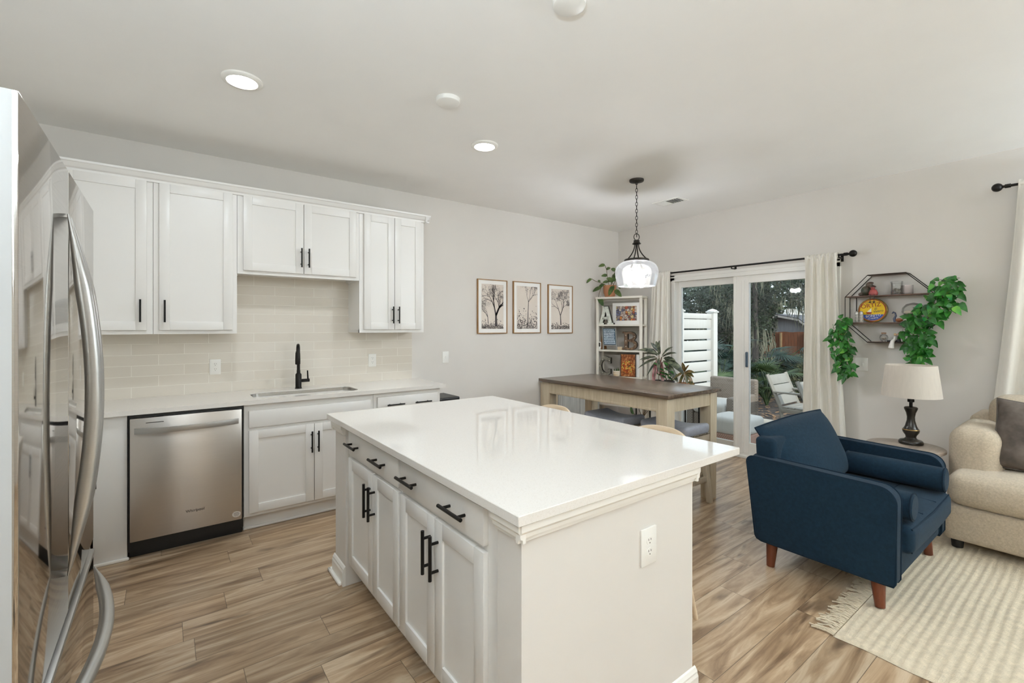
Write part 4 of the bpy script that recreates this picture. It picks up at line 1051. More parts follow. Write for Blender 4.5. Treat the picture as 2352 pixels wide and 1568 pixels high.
for k, (x, y) in enumerate(((-0.45, 0.35), (0.35, -1.3), (2.0, -1.7), (3.9, -1.5))):  # unseen downlights added as fill from the camera side
    downlight(x, y, 'added recessed fill light behind the camera, ' + ('by the fridge', 'over the passage', 'over the living area', 'over the sofa')[k], False)
def puck(x, y, r, label):
    t = thing('smoke_detector', label, 'detector', (x, y, ZC), 'round white ceiling covers')
    MB().lathe([(r, 0.0005), (r, -0.016), (r * 0.96, -0.022), (r * 0.82, -0.026), (0.0, -0.027)], (x, y, ZC), 40).build('cover', M_WHITEPL, t, 30)
puck(1.309, 2.360, 0.070, 'round white ceiling cover between the two lit ceiling lights')
puck(1.308, 1.352, 0.068, 'round white ceiling cover cut by the top edge of the picture')
t = thing('ceiling_vent', 'white rectangular air vent in the ceiling near the glass door', 'vent', (4.24, 2.867, ZC))
x0, x1, y0, y1 = 4.142, 4.342, 2.712, 3.020
m = MB()
for q in ((x0, x0 + 0.032, y0, y1), (x1 - 0.032, x1, y0, y1), (x0 + 0.032, x1 - 0.032, y0, y0 + 0.032), (x0 + 0.032, x1 - 0.032, y1 - 0.032, y1)): m.box(q[0], q[1], q[2], q[3], ZC - 0.008, ZC - 0.0005, 0.002)
m.build('frame', M_TRIM, t, 30)
m = MB()
for k in range(9):
    y = y0 + 0.045 + k * 0.0268; m.box(x0 + 0.03, x1 - 0.03, y, y + 0.018, ZC - 0.008, ZC - 0.0065, rot=Matrix.Rotation(math.radians(38 if k < 5 else -38), 3, 'X'))
m.build('louvres', M_TRIM, t, 0)
MB().box(x0 + 0.02, x1 - 0.02, y0 + 0.02, y1 - 0.02, ZC - 0.002, ZC - 0.0006).build('duct', mat('duct_grey', (120, 118, 114), 0.7), t, 0)

# pendant lamp
PX, PY = 3.378, 2.629
pe = thing('pendant_lamp', 'glass bowl pendant lamp on a dark chain above the dining table', 'pendant lamp', (PX, PY, ZC))
MB().lathe([(0.064, 0.0005), (0.064, -0.012), (0.060, -0.018), (0.045, -0.022), (0.012, -0.030), (0.008, -0.045), (0.0, -0.045)], (PX, PY, ZC), 32).build('ceiling_canopy', M_BRONZE, pe, 40)
m = MB(); z = ZC - 0.045; k = 0
while z > 2.262:
    pts = []
    for i in range(14):
        a = 2 * PI * i / 14; q = 0.0085 * math.cos(a); zz = z - 0.019 + 0.019 * math.sin(a)
        ang = 0.5 + (PI / 2 if k % 2 else 0); pts.append((PX + q * math.cos(ang), PY + q * math.sin(ang), zz))
    m.tube(pts, 0.0024, 6, closed=True); z -= 0.031; k += 1
m.build('chain', M_BRONZE, pe, 40)
pts = [(PX + 0.024 * math.cos(2 * PI * i / 24) * math.sin(YAW), PY - 0.024 * math.cos(2 * PI * i / 24) * math.cos(YAW), 2.229 + 0.029 * math.sin(2 * PI * i / 24)) for i in range(24)]
MB().tube(pts, 0.0035, 8, closed=True).build('hanging_ring', M_BRONZE, pe, 40)
MB().lathe([(0.010, 0.205), (0.026, 0.200), (0.026, 0.185), (0.034, 0.175), (0.040, 0.168), (0.028, 0.162), (0.010, 0.16)], (PX, PY, 1.999), 28).build('collar', M_BRONZE, pe, 40)
for k in range(4):
    a = 0.4 + k * PI / 2; pts = []
    for i in range(11):
        u = i / 10; r_ = 0.016 + 0.076 * u ** 2.1; pts.append((PX + r_ * math.cos(a), PY + r_ * math.sin(a), 2.17 - 0.145 * u))
    MB().tube(pts, 0.0052, 8).build('arm', M_BRONZE, pe, 40)
MB().lathe([(0.104, 0.012), (0.110, 0.006), (0.110, -0.006), (0.106, -0.010), (0.0, -0.010), (0.0, 0.006), (0.100, 0.008)], (PX, PY, 2.018), 40).build('rim_plate', M_BRONZE, pe, 40)
prof = [(0.100, 0.224), (0.125, 0.218), (0.156, 0.200), (0.179, 0.172), (0.188, 0.140), (0.1885, 0.118), (0.184, 0.08), (0.174, 0.036), (0.166, 0.0), (0.163, 0.0), (0.171, 0.036), (0.181, 0.08), (0.1855, 0.118), (0.185, 0.14), (0.176, 0.170), (0.154, 0.197), (0.124, 0.215)]
MB().lathe(prof, (PX, PY, 1.786), 48, False).build('glass_shade', M_SHADEGL, pe, 60)
MB().lathe([(0.0, 0), (0.045, 0.0), (0.045, -0.012), (0.034, -0.03), (0.0, -0.034)], (PX, PY, 2.008), 24).build('socket_cluster', M_HANDLE, pe, 40)
M_BULB = mat('lit_bulb', (255, 240, 214), 0.4, emit=((236, 244, 255), BULB_E))
for k in range(3):
    a = YAW - PI / 2 + (0.12, PI - 0.1, PI / 2 + 0.05)[k]
    d = Vector((math.cos(a), math.sin(a), 0)); b0 = Vector((PX, PY, 1.985)) + d * 0.028
    b = Vector((PX, PY, 1.913)) + d * (0.070 if k < 2 else 0.06)
    so_ = MB().tube([b0, b0.lerp(b, 0.55)], 0.012, 12).build('lamp_holder', M_HANDLE, pe, 40)
    MB().ball(b, 0.026, 16, 12).build('bulb', M_BULB, pe, 60)

# ------------------------------------------------------------------ curtains and rods
XR = XF - 0.09
def rod(name, label, ya, yb, z, brackets, ends, r=0.0095):
    t = thing(name, label, 'curtain rod', (XR, (ya + yb) / 2, z), 'black curtain rods')
    MB().tube([(XR, ya, z), (XR, yb, z)], r, 14).build('rod', M_BLK, t, 40)
    for y, s in ends:
        m = MB().tube([(XR, y, z), (XR, y + s * 0.03, z)], r + 0.005, 14).tube([(XR, y + s * 0.03, z), (XR, y + s * 0.045, z)], 0.010, 12); m.ball((XR, y + s * 0.070, z), 0.031, 18, 12); m.build('finial', M_BLK, t, 40)
    for y in brackets:
        MB().tube([(XF - 0.001, y, z - 0.022), (XR, y, z - 0.022), (XR, y, z - 0.008)], 0.006, 8).lathe([(0.0, 0), (0.0, 0.001)], (XR, y, z), 8).box(XF - 0.006, XF, y - 0.012, y + 0.012, z - 0.055, z + 0.012, 0.002).build('bracket', M_BLK, t, 40)
rod('curtain_rod', 'black curtain rod across the top of the sliding glass door', 1.53, 3.66, 2.084, (1.575, 2.58, 3.63), ((1.535, -1), (3.655, 1)))
rod('curtain_rod', 'black curtain rod with ball end at the right edge above the sofa', -2.55, 0.50, 2.458, (0.44, -1.1, -2.5), ((0.495, 1), (-2.545, -1)))
def curtain(label, ytl, ytr, ybl, ybr, zt, folds, seed, zb=0.015):
    R = random.Random(seed); ph = [R.uniform(0, 6.28) for _ in range(5)]
    def fn(u, v):
        k = v ** 1.3
        yl = ytl + (ybl - ytl) * k; yr = ytr + (ybr - ytr) * k
        y = yl + (yr - yl) * u
        amp = 0.030 + 0.016 * v
        pinch = min(1.0, v / 0.05)
        a = 2 * PI * folds * u
        dx = amp * (0.7 * math.sin(a + ph[0] + 0.5 * math.sin(2.5 * v + ph[1])) + 0.3 * math.sin(1.7 * a + ph[2] + 1.2 * v))
        hd = 0.014 * math.sin(2 * PI * folds * 1.9 * u + ph[3])
        y += 0.012 * math.sin(a * 1.0 + ph[4] + 1.5 * v) * pinch
        x = XR - 0.012 + dx * pinch + hd * (1 - pinch)
        return (x - 0.004, y, zt + (zb - zt) * v + 0.006 * math.sin(a * 1.9) * (1 - pinch))
    t = thing('curtain', label, 'curtain', (XR, (ytl + ytr) / 2, zt), 'cream linen curtains')
    o_ = MB().grid(fn, 120, 60).build('panel', M_CURTAIN, t, 80)
    so = o_.modifiers.new('thickness', 'SOLIDIFY'); so.thickness = 0.002
    # rod pocket / gathered header round the rod
    def fh(u, v):
        y = ytl + (ytr - ytl) * u; a = 2 * PI * v
        rr_ = 0.016 + 0.003 * math.sin(2 * PI * folds * 2.3 * u)
        return (XR + rr_ * math.cos(a), y, zt - 0.022 + 0.018 * math.sin(a))
    MB().grid(fh, 90, 14).build('rod_pocket', M_CURTAIN, t, 80)
curtain('cream curtain panel on the bookshelf side of the glass door', 3.600, 3.335, 3.790, 3.290, 2.108, 4.5, 2)
curtain('cream curtain panel between the glass door and the octagon shelf', 1.852, 1.578, 1.872, 1.490, 2.108, 4.5, 5)
curtain('cream curtain panel at the right edge behind the sofa', 0.455, -0.10, 0.66, -0.06, 2.482, 5.5, 8)

# ------------------------------------------------------------------ octagon wall shelf and ornaments
OX0, OX1 = XF - 0.13, XF - 0.006
oc = thing('octagon_wall_shelf', 'octagonal wire wall shelf with brown boards beside the curtain', 'wall shelf', (XF, 1.21, 1.28))
YA, YB_, YC, YD = 1.513, 1.348, 1.085, 0.910
Z0, Z1, Z2, Z3 = 1.287, 1.455, 1.690, 1.872
oct_ = [(YA, Z1), (YA, Z2), (YB_, Z3), (YC, Z3), (YD, Z2), (YD, Z1), (YC, Z0), (YB_, Z0)]
for X in (OX0, OX1): MB().tube([(X, y, z) for y, z in oct_], 0.0034, 8, closed=True).build('wire_frame', M_BLK, oc, 40)
m = MB()
for y, z in oct_: m.tube([(OX0, y, z), (OX1, y, z)], 0.003, 6)
for y in (YA - 0.05, YD + 0.05): m.tube([(OX1, y, Z1), (OX1, y, Z2)], 0.003, 6)
m.build('cross_wires', M_BLK, oc, 40)
for (a, b, z) in ((YC, YB_, Z3), (YD, YA, Z2), (YD, YA, Z1), (YC, YB_, Z0)): MB().box(OX0, OX1, a, b, z - 0.004, z + 0.006, 0.001).build('board', M_BROWN, oc, 30)
S2, S1, S0 = Z2 + 0.006, Z1 + 0.006, Z0 + 0.006
XM = XF - 0.065
GO = 'ornaments on the octagon shelf'
def orn(name, label, cat, y, z, x=XM): return thing(name, label, cat, (x, y, z), GO)
t = orn('bird_figurine', 'dark green and brown figurine hunched on the upper octagon board', 'figurine', 1.368, S2)
MB().ball((XM, 1.375, S2 + 0.045), 0.045, 18, 12, (0.8, 0.85, 1.0)).ball((XM, 1.352, S2 + 0.095), 0.027, 14, 10).ball((XM, 1.405, S2 + 0.018), 0.024, 12, 8, (0.8, 1.2, 0.75)).build('body', two_tone('mossy_glaze', [(0.35, (50, 62, 44)), (0.6, (96, 78, 66))], 20, 0.4), t, 60)
MB().ball((XM, 1.345, S2 + 0.112), 0.020, 12, 8, (1, 1.3, 0.6)).build('cap', mat('brown_cap', (76, 54, 46), 0.5), t, 60)
t = orn('sitting_figurine', 'red figurine sitting with dangling wire legs on the upper octagon board', 'figurine', 1.312, S2, OX0 + 0.025)
X = OX0 + 0.025
MB().lathe([(0.0, 0.0), (0.030, 0.002), (0.034, 0.02), (0.022, 0.05), (0.0, 0.062)], (X, 1.312, S2), 18).ball((X, 1.316, S2 + 0.066), 0.017, 12, 8).build('body', mat('faded_red', (156, 70, 66), 0.5, var=0.15, vscale=30), t, 60)
MB().lathe([(0.026, 0.0), (0.020, 0.010), (0.0, 0.020)], (X, 1.316, S2 + 0.072), 14).build('hat', mat('brown_cap', (76, 54, 46), 0.5), t, 60)
m = MB()
for dy in (-0.014, 0.014): m.tube([(X, 1.312 + dy, S2 + 0.012), (OX0 - 0.008, 1.312 + dy, S2 + 0.010), (OX0 - 0.010, 1.312 + dy, S2 - 0.055)], 0.0022, 6).ball((OX0 - 0.013, 1.312 + dy, S2 - 0.060), 0.009, 10, 6, (1.3, 0.8, 0.8))
m.build('legs', mat('dark_leg_wire', (58, 34, 36), 0.5), t, 40)
def cup(t, y, z, r, h, m_, x=XM): return MB().lathe([(0.0, 0.0), (r * 0.95, 0.0), (r, 0.006), (r, h), (r * 0.94, h), (r * 0.93, 0.01), (0.0, 0.008)], (x, y, z), 28, False).build('glass', m_, t, 50)
t = orn('glass_jar', 'clear glass jar half full of dark pebbles on the upper octagon board', 'jar', 1.160, S2)
cup(t, 1.160, S2, 0.040, 0.100, M_JAR)
MB().lathe([(0.042, 0.0), (0.042, 0.012), (0.012, 0.016), (0.0, 0.018)], (XM, 1.160, S2 + 0.100), 28).build('lid', M_JAR, t, 50)
m = MB(); rr = random.Random(2)
for k in range(46):
    a = rr.uniform(0, 6.28); q = 0.030 * math.sqrt(rr.random()); m.ball((XM + q * math.cos(a), 1.160 + q * math.sin(a), S2 + 0.012 + rr.random() * 0.038), 0.0075, 8, 6)
m.build('pebbles', two_tone('dark_pebbles', [(0.4, (66, 54, 40)), (0.7, (150, 134, 106))], 60, 0.35), t, 40)
t = orn('votive_glass', 'pale pink patterned votive glass beside the pebble jar', 'glass', 1.085, S2)
cup(t, 1.085, S2, 0.036, 0.076, glass_thin('pink_glass', (0.96, 0.90, 0.90), 1.5, 0.22))
# round tin
ty, tz, tr = 1.330, S1 + 0.106, 0.105
tn = orn('round_tin', 'yellow round tin with red lettering and a sailing boat on the octagon shelf', 'tin', ty, S1, OX0 + 0.05)
tl = Matrix.Rotation(math.radians(-8), 3, 'Y')
cx_ = OX0 + 0.075
def tinpt(r_, a, d): return (cx_ - d, ty - r_ * math.cos(a), tz + r_ * math.sin(a))
def disc(m, r0, r1, d, n=48, a0=0.0, a1=2 * PI):
    for i in range(n):
        a, b = a0 + (a1 - a0) * i / n, a0 + (a1 - a0) * (i + 1) / n
        q = [tinpt(r1, a, d), tinpt(r1, b, d), tinpt(r0, b, d), tinpt(r0, a, d)] if r0 > 0 else [tinpt(r1, a, d), tinpt(r1, b, d), tinpt(0, b, d)]
        m._new(q, [tuple(range(len(q)))])
    return m
m = MB(); 
pr = [(tr - 0.003, -0.035), (tr, -0.03), (tr, 0.006), (tr - 0.004, 0.010), (tr - 0.007, 0.006)]
N = 48; rg = [[m.bm.verts.new(tinpt(r_, 2 * PI * i / N, d)) for i in range(N)] for r_, d in pr]
for a, b in zip(rg, rg[1:]):
    for i in range(N): m.bm.faces.new((a[i], a[(i + 1) % N], b[(i + 1) % N], b[i]))
m.bm.faces.new(rg[0])
tb_ = m.build('tin_body', two_tone('tin_side', [(0.4, (150, 92, 60)), (0.6, (176, 160, 80))], 25, 0.35, metal=0.4), tn, 40)
fc = disc(MB(), 0, tr - 0.006, 0.0060).build('tin_lid', mat('tin_yellow', (226, 186, 22), 0.3, var=0.03), tn, 0)
disc(MB(), tr - 0.014, tr - 0.008, 0.0066).build('border', mat('tin_red', (150, 34, 30), 0.35), fc, 0)
m = MB(); pts = [tinpt(tr - 0.016, a, 0.0064) for a in [PI + 0.42 + k * (PI - 0.84) / 24 for k in range(25)]]
m._new(pts, [tuple(range(25))]); m.build('blue_sea', mat('tin_blue', (58, 84, 168), 0.35), fc, 0)
RT, UT = (0, -1, 0), (0, 0, 1)
M_TR, M_TB, M_TW = mat('tin_red', (150, 34, 30)), mat('tin_navy', (40, 40, 70), 0.4), mat('tin_white', (236, 232, 214), 0.4)
xt = cx_ - 0.0070
tz2 = (0, math.sin(0.14), math.cos(0.14)); tr2 = (0, -math.cos(0.14), math.sin(0.14))
text_mesh('lettering', 'ORTIZ', 0.050, M_TR, fc, (xt, ty + 0.012, tz + 0.042), tr2, tz2, depth=0.0004)
text_mesh('lettering', 'CONSERVAS', 0.014, M_TB, fc, (xt, ty + 0.012, tz + 0.072), tr2, tz2, depth=0.0003)
text_mesh('lettering', 'El', 0.026, M_TB, fc, (xt, ty - 0.022, tz + 0.012), tr2, tz2, depth=0.0003, shear=0.3)
text_mesh('lettering', 'Velero', 0.027, M_TB, fc, (xt, ty - 0.040, tz - 0.008), tr2, tz2, depth=0.0003, shear=0.3)
text_mesh('lettering', 'BONITO', 0.029, M_TW, fc, (xt, ty - 0.006, tz - 0.048), tr2, tz2, depth=0.0004)
text_mesh('lettering', 'del NORTE', 0.016, M_TW, fc, (xt, ty - 0.004, tz - 0.070), tr2, tz2, depth=0.0003)
m = MB(); m._new([tinpt(0.05, 3.5, 0.0069), (cx_ - 0.0069, ty + 0.048, tz - 0.016), (cx_ - 0.0069, ty + 0.002, tz - 0.016), (cx_ - 0.0069, ty + 0.010, tz - 0.030), (cx_ - 0.0069, ty + 0.040, tz - 0.030)], [(1, 2, 3, 4)]); m.build('boat_hull', M_TR, fc, 0)
m = MB(); m._new([(cx_ - 0.0070, ty + 0.040, tz - 0.012), (cx_ - 0.0070, ty + 0.008, tz - 0.014), (cx_ - 0.0070, ty + 0.006, tz + 0.022)], [(0, 1, 2)]); m.build('boat_sail', M_TW, fc, 0)
for y, lab in ((1.430, 'grey stone shaker with metal cap at the outer end of the octagon shelf'), (1.398, 'grey stone shaker with metal cap right in front of the yellow tin')):
    t = orn('spice_shaker', lab, 'shaker', y, S1, OX0 + 0.022)
    MB().lathe([(0.015, 0), (0.0165, 0.004), (0.0155, 0.06), (0.0145, 0.075)], (OX0 + 0.022, y, S1), 20).build('body', two_tone('speckled_stone', [(0.4, (150, 146, 138)), (0.65, (192, 186, 176))], 60, 0.5), t, 40)
    MB().lathe([(0.0150, 0.0), (0.0155, 0.012), (0.008, 0.024), (0.0, 0.026)], (OX0 + 0.022, y, S1 + 0.075), 20).build('cap', M_HANDLE, t, 40)
t = orn('swan_figurine', 'small dark blue swan figurine with an amber body', 'figurine', 1.150, S1, OX0 + 0.03)
X = OX0 + 0.03
MB().ball((X, 1.137, S1 + 0.017), 0.020, 16, 10, (0.8, 1.35, 0.8)).build('body', mat('amber_glaze', (140, 84, 50), 0.25), t, 60)
MB().tube([(X, 1.160, S1 + 0.004), (X, 1.168, S1 + 0.03), (X, 1.158, S1 + 0.055), (X, 1.162, S1 + 0.078), (X, 1.174, S1 + 0.085), (X, 1.184, S1 + 0.074)], [0.013, 0.010, 0.007, 0.006, 0.008, 0.003], 10).build('neck', mat('slate_blue_glaze', (58, 66, 88), 0.25), t, 60)
t = orn('domed_ornament', 'shell-like glass dome with a grey bird on a copper coloured foot', 'ornament', 1.050, S1)
MB().lathe([(0.044, 0), (0.046, 0.004), (0.036, 0.058), (0.0, 0.060)], (XM, 1.050, S1), 4, True).build('foot', mat('copper_wood', (152, 92, 64), 0.35, var=0.1), t, 20)
MB().lathe([(0.0, 0.056), (0.060, 0.060), (0.078, 0.085), (0.074, 0.12), (0.050, 0.150), (0.0, 0.164)], (XM, 1.050, S1), 30, False, 0.7, 1.0).build('dome', M_JAR, t, 60)
MB().ball((XM, 1.075, S1 + 0.082), 0.03, 14, 8, (0.9, 1.3, 0.55)).build('shell', mat('pearl_shell', (226, 214, 192), 0.3, var=0.1, vscale=30), t, 60)
MB().ball((XM - 0.01, 1.020, S1 + 0.088), 0.02, 12, 8, (0.7, 1.5, 0.8)).tube([(XM - 0.01, 1.028, S1 + 0.095), (XM - 0.01, 1.045, S1 + 0.118), (XM - 0.01, 1.015, S1 + 0.122)], [0.012, 0.01, 0.003], 8).build('bird', mat('dark_grey_bird', (70, 70, 76), 0.4), t, 60)
t = orn('globe_trinket', 'tiny clear globe bottle with a wooden stopper on the lowest octagon board', 'ornament', 1.245, S0, OX0 + 0.05)
X = OX0 + 0.05
MB().lathe([(0.018, 0), (0.014, 0.006), (0.026, 0.018), (0.032, 0.036), (0.026, 0.056), (0.012, 0.064), (0.012, 0.070)], (X, 1.245, S0), 24, False).build('globe', M_JAR, t, 60)
MB().lathe([(0.017, 0.0), (0.018, 0.012), (0.0, 0.013)], (X, 1.245, S0 + 0.068), 16).build('stopper', mat('cork', (140, 108, 82), 0.7), t, 40)
MB().ball((X, 1.245, S0 + 0.030), 0.016, 12, 8, (1, 1.1, 0.7)).build('filling', two_tone('shell_bits', [(0.4, (110, 96, 80)), (0.6, (206, 196, 176))], 90, 0.5), t, 40)
t = orn('wedding_figurine', 'white and black bride and groom figurine sitting on the lowest octagon board', 'figurine', 1.150, S0, OX0 + 0.012)
X = OX0 + 0.012
m = MB().tube([(X + 0.006, 1.160, S0 + 0.048), (X + 0.004, 1.162, S0 + 0.022), (X - 0.016, 1.172, S0 + 0.006), (X - 0.022, 1.178, S0 - 0.030), (X - 0.020, 1.180, S0 - 0.048)], [0.009, 0.011, 0.014, 0.018, 0.021], 14)
m.build('dress', mat('white_porcelain', (240, 236, 230), 0.4, var=0.02), t, 60)
MB().ball((X + 0.006, 1.156, S0 + 0.062), 0.0095, 12, 8).ball((X + 0.006, 1.137, S0 + 0.066), 0.0095, 12, 8).build('heads', mat('figurine_skin', (226, 184, 154), 0.5), t, 60)
MB().ball((X + 0.009, 1.160, S0 + 0.065), 0.0095, 12, 8).build('blonde_hair', mat('blonde', (206, 164, 90), 0.5), t, 60)
MB().ball((X + 0.008, 1.135, S0 + 0.071), 0.0095, 12, 8, (1, 1, 0.8)).tube([(X + 0.006, 1.136, S0 + 0.052), (X + 0.006, 1.134, S0 + 0.02), (X + 0.004, 1.136, S0 + 0.004)], [0.009, 0.013, 0.012], 12).tube([(X + 0.012, 1.136, S0 + 0.009), (X + 0.012, 1.215, S0 + 0.008)], 0.008, 10).build('dark_suit', mat('suit_black', (36, 32, 34), 0.5), t, 60)
MB().tube([(X + 0.006, 1.126, S0 + 0.050), (X + 0.006, 1.118, S0 + 0.028), (X + 0.002, 1.112, S0 + 0.006)], 0.0055, 10).build('shirt_sleeve', mat('white_porcelain', (240, 236, 230)), t, 60)

# hanging ivy
def ivy(label, path, spread, n, seed, size, bright=0):
    t = thing('hanging_ivy', label, 'plant', path[0], 'artificial ivy garlands')
    R = random.Random(seed); P = [Vector(p) for p in path]; seg = [(b - a).length for a, b in zip(P, P[1:])]; T = sum(seg)
    def at(u):
        d = u * T
        for a, b, L in zip(P, P[1:], seg):
            if d <= L: return a.lerp(b, d / L)
            d -= L
        return P[-1].copy()
    def sp(u): 
        f = u * (len(spread) - 1); i = min(int(f), len(spread) - 2); return spread[i] + (spread[i + 1] - spread[i]) * (f - i)
    m = MB(); mb = MB(); ms = MB()
    for k in range(3):
        ms.tube([at(i / 12) + Vector((R.uniform(-0.012, 0.012), R.uniform(-1, 1) * sp(i / 12) * 0.3, R.uniform(-0.01, 0.01))) for i in range(13)], 0.0025, 6)
    for k in range(n):
        u = (k + R.random()) / n; s_ = sp(u)
        c = at(u) + Vector((R.uniform(-0.055, 0.030), R.uniform(-1, 1) * s_, R.uniform(-0.02, 0.02)))
        c.x = min(c.x, XF - 0.05)
        d = Vector((R.uniform(-0.6, 0.05), R.uniform(-1.0, 1.0), R.uniform(-1.0, 0.35)))
        L = size * R.uniform(0.75, 1.2); tgt = mb if R.random() < bright else m
        tgt.leaf(c, d, (-1, R.uniform(-0.4, 0.4), R.uniform(0.1, 0.7)), L, L * 0.76, 'heart', 0.25, 0.3)
        ms.tube([c, c - d.normalized() * 0.02], 0.0012, 4)
    m.build('foliage', M_IVY, t, 40, False)
    if bright: mb.build('bright_leaves', M_IVYB, t, 40, False)
    ms.build('vines', M_STEM, t, 40)
ivy('ivy garland hanging from the curtain end of the octagon shelf', [(4.90, 1.50, 1.50), (4.87, 1.53, 1.43), (4.85, 1.54, 1.36), (4.86, 1.52, 1.20), (4.87, 1.50, 1.08), (4.88, 1.50, 0.98)], [0.02, 0.05, 0.08, 0.08, 0.07, 0.03], 150, 3, 0.052, 0.12)
ivy('ivy garland hanging from the sofa end of the octagon shelf', [(4.93, 0.83, 1.80), (4.92, 0.84, 1.68), (4.90, 0.90, 1.57), (4.90, 0.99, 1.46), (4.91, 1.02, 1.33), (4.93, 1.00, 1.18), (4.95, 1.00, 1.08)], [0.06, 0.12, 0.12, 0.115, 0.10, 0.075, 0.06], 230, 6, 0.063, 0.10)

# ------------------------------------------------------------------ side table and lamp
st_ = thing('side_table', 'round grey brown side table between armchair and sofa', 'side table', (4.245, 0.945, 0))
MB().lathe([(0.0, 0.545), (0.215, 0.545), (0.222, 0.551), (0.222, 0.566), (0.217, 0.570), (0.0, 0.570)], (4.245, 0.945, 0), 48).build('top', M_SIDET, st_, 40)
for k in range(3):
    a = 0.5 + k * 2 * PI / 3; MB().tube([(4.245 + 0.10 * math.cos(a), 0.945 + 0.10 * math.sin(a), 0.545), (4.245 + 0.19 * math.cos(a), 0.945 + 0.19 * math.sin(a), 0.0)], [0.018, 0.011], 12).build('leg', M_SIDET, st_, 40)
LX, LY = 4.335, 0.930
lp = thing('table_lamp', 'dark turned table lamp with linen shade on the side table', 'lamp', (LX, LY, 0.571))
prof = [(0.0, 0.0), (0.070, 0.0), (0.072, 0.012), (0.068, 0.022), (0.062, 0.028), (0.040, 0.034), (0.030, 0.046), (0.032, 0.06), (0.046, 0.082), (0.050, 0.098), (0.048, 0.104), (0.044, 0.108), (0.034, 0.130), (0.024, 0.170), (0.023, 0.195), (0.028, 0.225), (0.038, 0.250), (0.040, 0.262), (0.034, 0.268), (0.012, 0.272), (0.0, 0.272)]
MB().lathe(prof, (LX, LY, 0.571), 36).build('base', M_LAMPB, lp, 40)
MB().lathe([(0.0475, 0.100), (0.0500, 0.103), (0.0475, 0.107)], (LX, LY, 0.571), 36, False).build('gold_ring', M_GOLD, lp, 40)
MB().lathe([(0.010, 0.27), (0.010, 0.30), (0.020, 0.305), (0.020, 0.345), (0.012, 0.35), (0.0, 0.35)], (LX, LY, 0.571), 20).tube([(LX - 0.015, LY, 0.89), (LX - 0.035, LY - 0.01, 0.89)], 0.004, 8).build('socket', M_BLK, lp, 40)
MB().lathe([(0.173, 0.345), (0.146, 0.572), (0.142, 0.572), (0.169, 0.345)], (LX, LY, 0.571), 56, False).build('lamp_shade', M_SHADE, lp, 60)

# ------------------------------------------------------------------ sofa and pillow
so = thing('sofa', 'beige textured sofa with rolled arm under the window', 'sofa', (4.45, -0.5, 0))
SY0, SY1 = -1.75, 0.70
MB().soft(4.01, 4.98, SY0, SY1, 0.062, 0.285, 0.03).build('base', M_BOUCLE, so, 60)
MB().soft(4.62, 5.0, SY0 + 0.02, SY1 - 0.03, 0.20, 0.80, 0.05).build('back_frame', M_BOUCLE, so, 60)
for y0, y1 in ((SY1 - 0.24, SY1 + 0.012), (SY0 - 0.01, SY0 + 0.24)):
    MB().soft(4.19, 4.93, y0, y1, 0.27, 0.752, 0.085, (0.015, 0.012, 0.02), 8).build('arm', M_BOUCLE, so, 60)
for y0, y1 in ((-0.52, SY1 - 0.01), (SY0 + 0.01, -0.53)):
    a, b = y0, y1
    def fnc(P, u):
        return P
    MB().soft(3.985, 4.72, a + (0.0 if a < -1 else 0), b, 0.288, 0.492, 0.075, (0.012, 0, 0.028), 10).build('seat_cushion', M_BOUCLE, so, 60)
for y0, y1 in ((-0.52, SY1 - 0.135), (SY0 + 0.135, -0.53)):
    MB().soft(4.56, 4.80, y0, y1, 0.47, 0.945, 0.09, (0.05, 0.01, 0.02), 8).build('back_cushion', M_BOUCLE, so, 60)
for fx2 in (4.06, 4.9):
    for fy2 in (SY0 + 0.06, SY1 - 0.06): MB().lathe([(0.028, 0.0), (0.034, 0.065)], (fx2, fy2, 0.0135), 16).build('foot', M_BLKP, so, 40)
pw = thing('throw_pillow', 'dark grey velvet throw pillow leaning in the sofa corner', 'pillow', (4.42, 0.28, 0.50))
def pil(u, v, s):
    a, b = u * 2 - 1, v * 2 - 1
    t_ = 0.085 * ((1 - a ** 4) * (1 - b ** 4)) ** 0.6
    e = 1 - 0.05 * (1 - abs(a) ** 2) * abs(b) ** 4; f = 1 - 0.05 * (1 - abs(b) ** 2) * abs(a) ** 4
    p = Vector((s * t_, a * 0.235 * f, b * 0.225 * e))
    p = Matrix.Rotation(math.radians(20), 3, 'Y') @ p
    p = Matrix.Rotation(math.radians(6), 3, 'X') @ p
    p = Matrix.Rotation(math.radians(10), 3, 'Z') @ p
    return p + Vector((4.36, 0.28, 0.715))
m = MB()
for s in (-1, 1): m.grid(lambda u, v, s=s: pil(u, v, s), 28, 28)
bmesh.ops.remove_doubles(m.bm, verts=m.bm.verts, dist=0.0008)
m.build('cushion', M_PILLOW, pw, 60)
ed = [pil(k / 24, 0, 1) for k in range(24)] + [pil(1, k / 24, 1) for k in range(24)] + [pil(1 - k / 24, 1, 1) for k in range(24)] + [pil(0, 1 - k / 24, 1) for k in range(24)]
MB().tube(ed, 0.0045, 8, closed=True).build('piping', mat('pillow_piping', (92, 84, 77), 0.8), pw, 60)

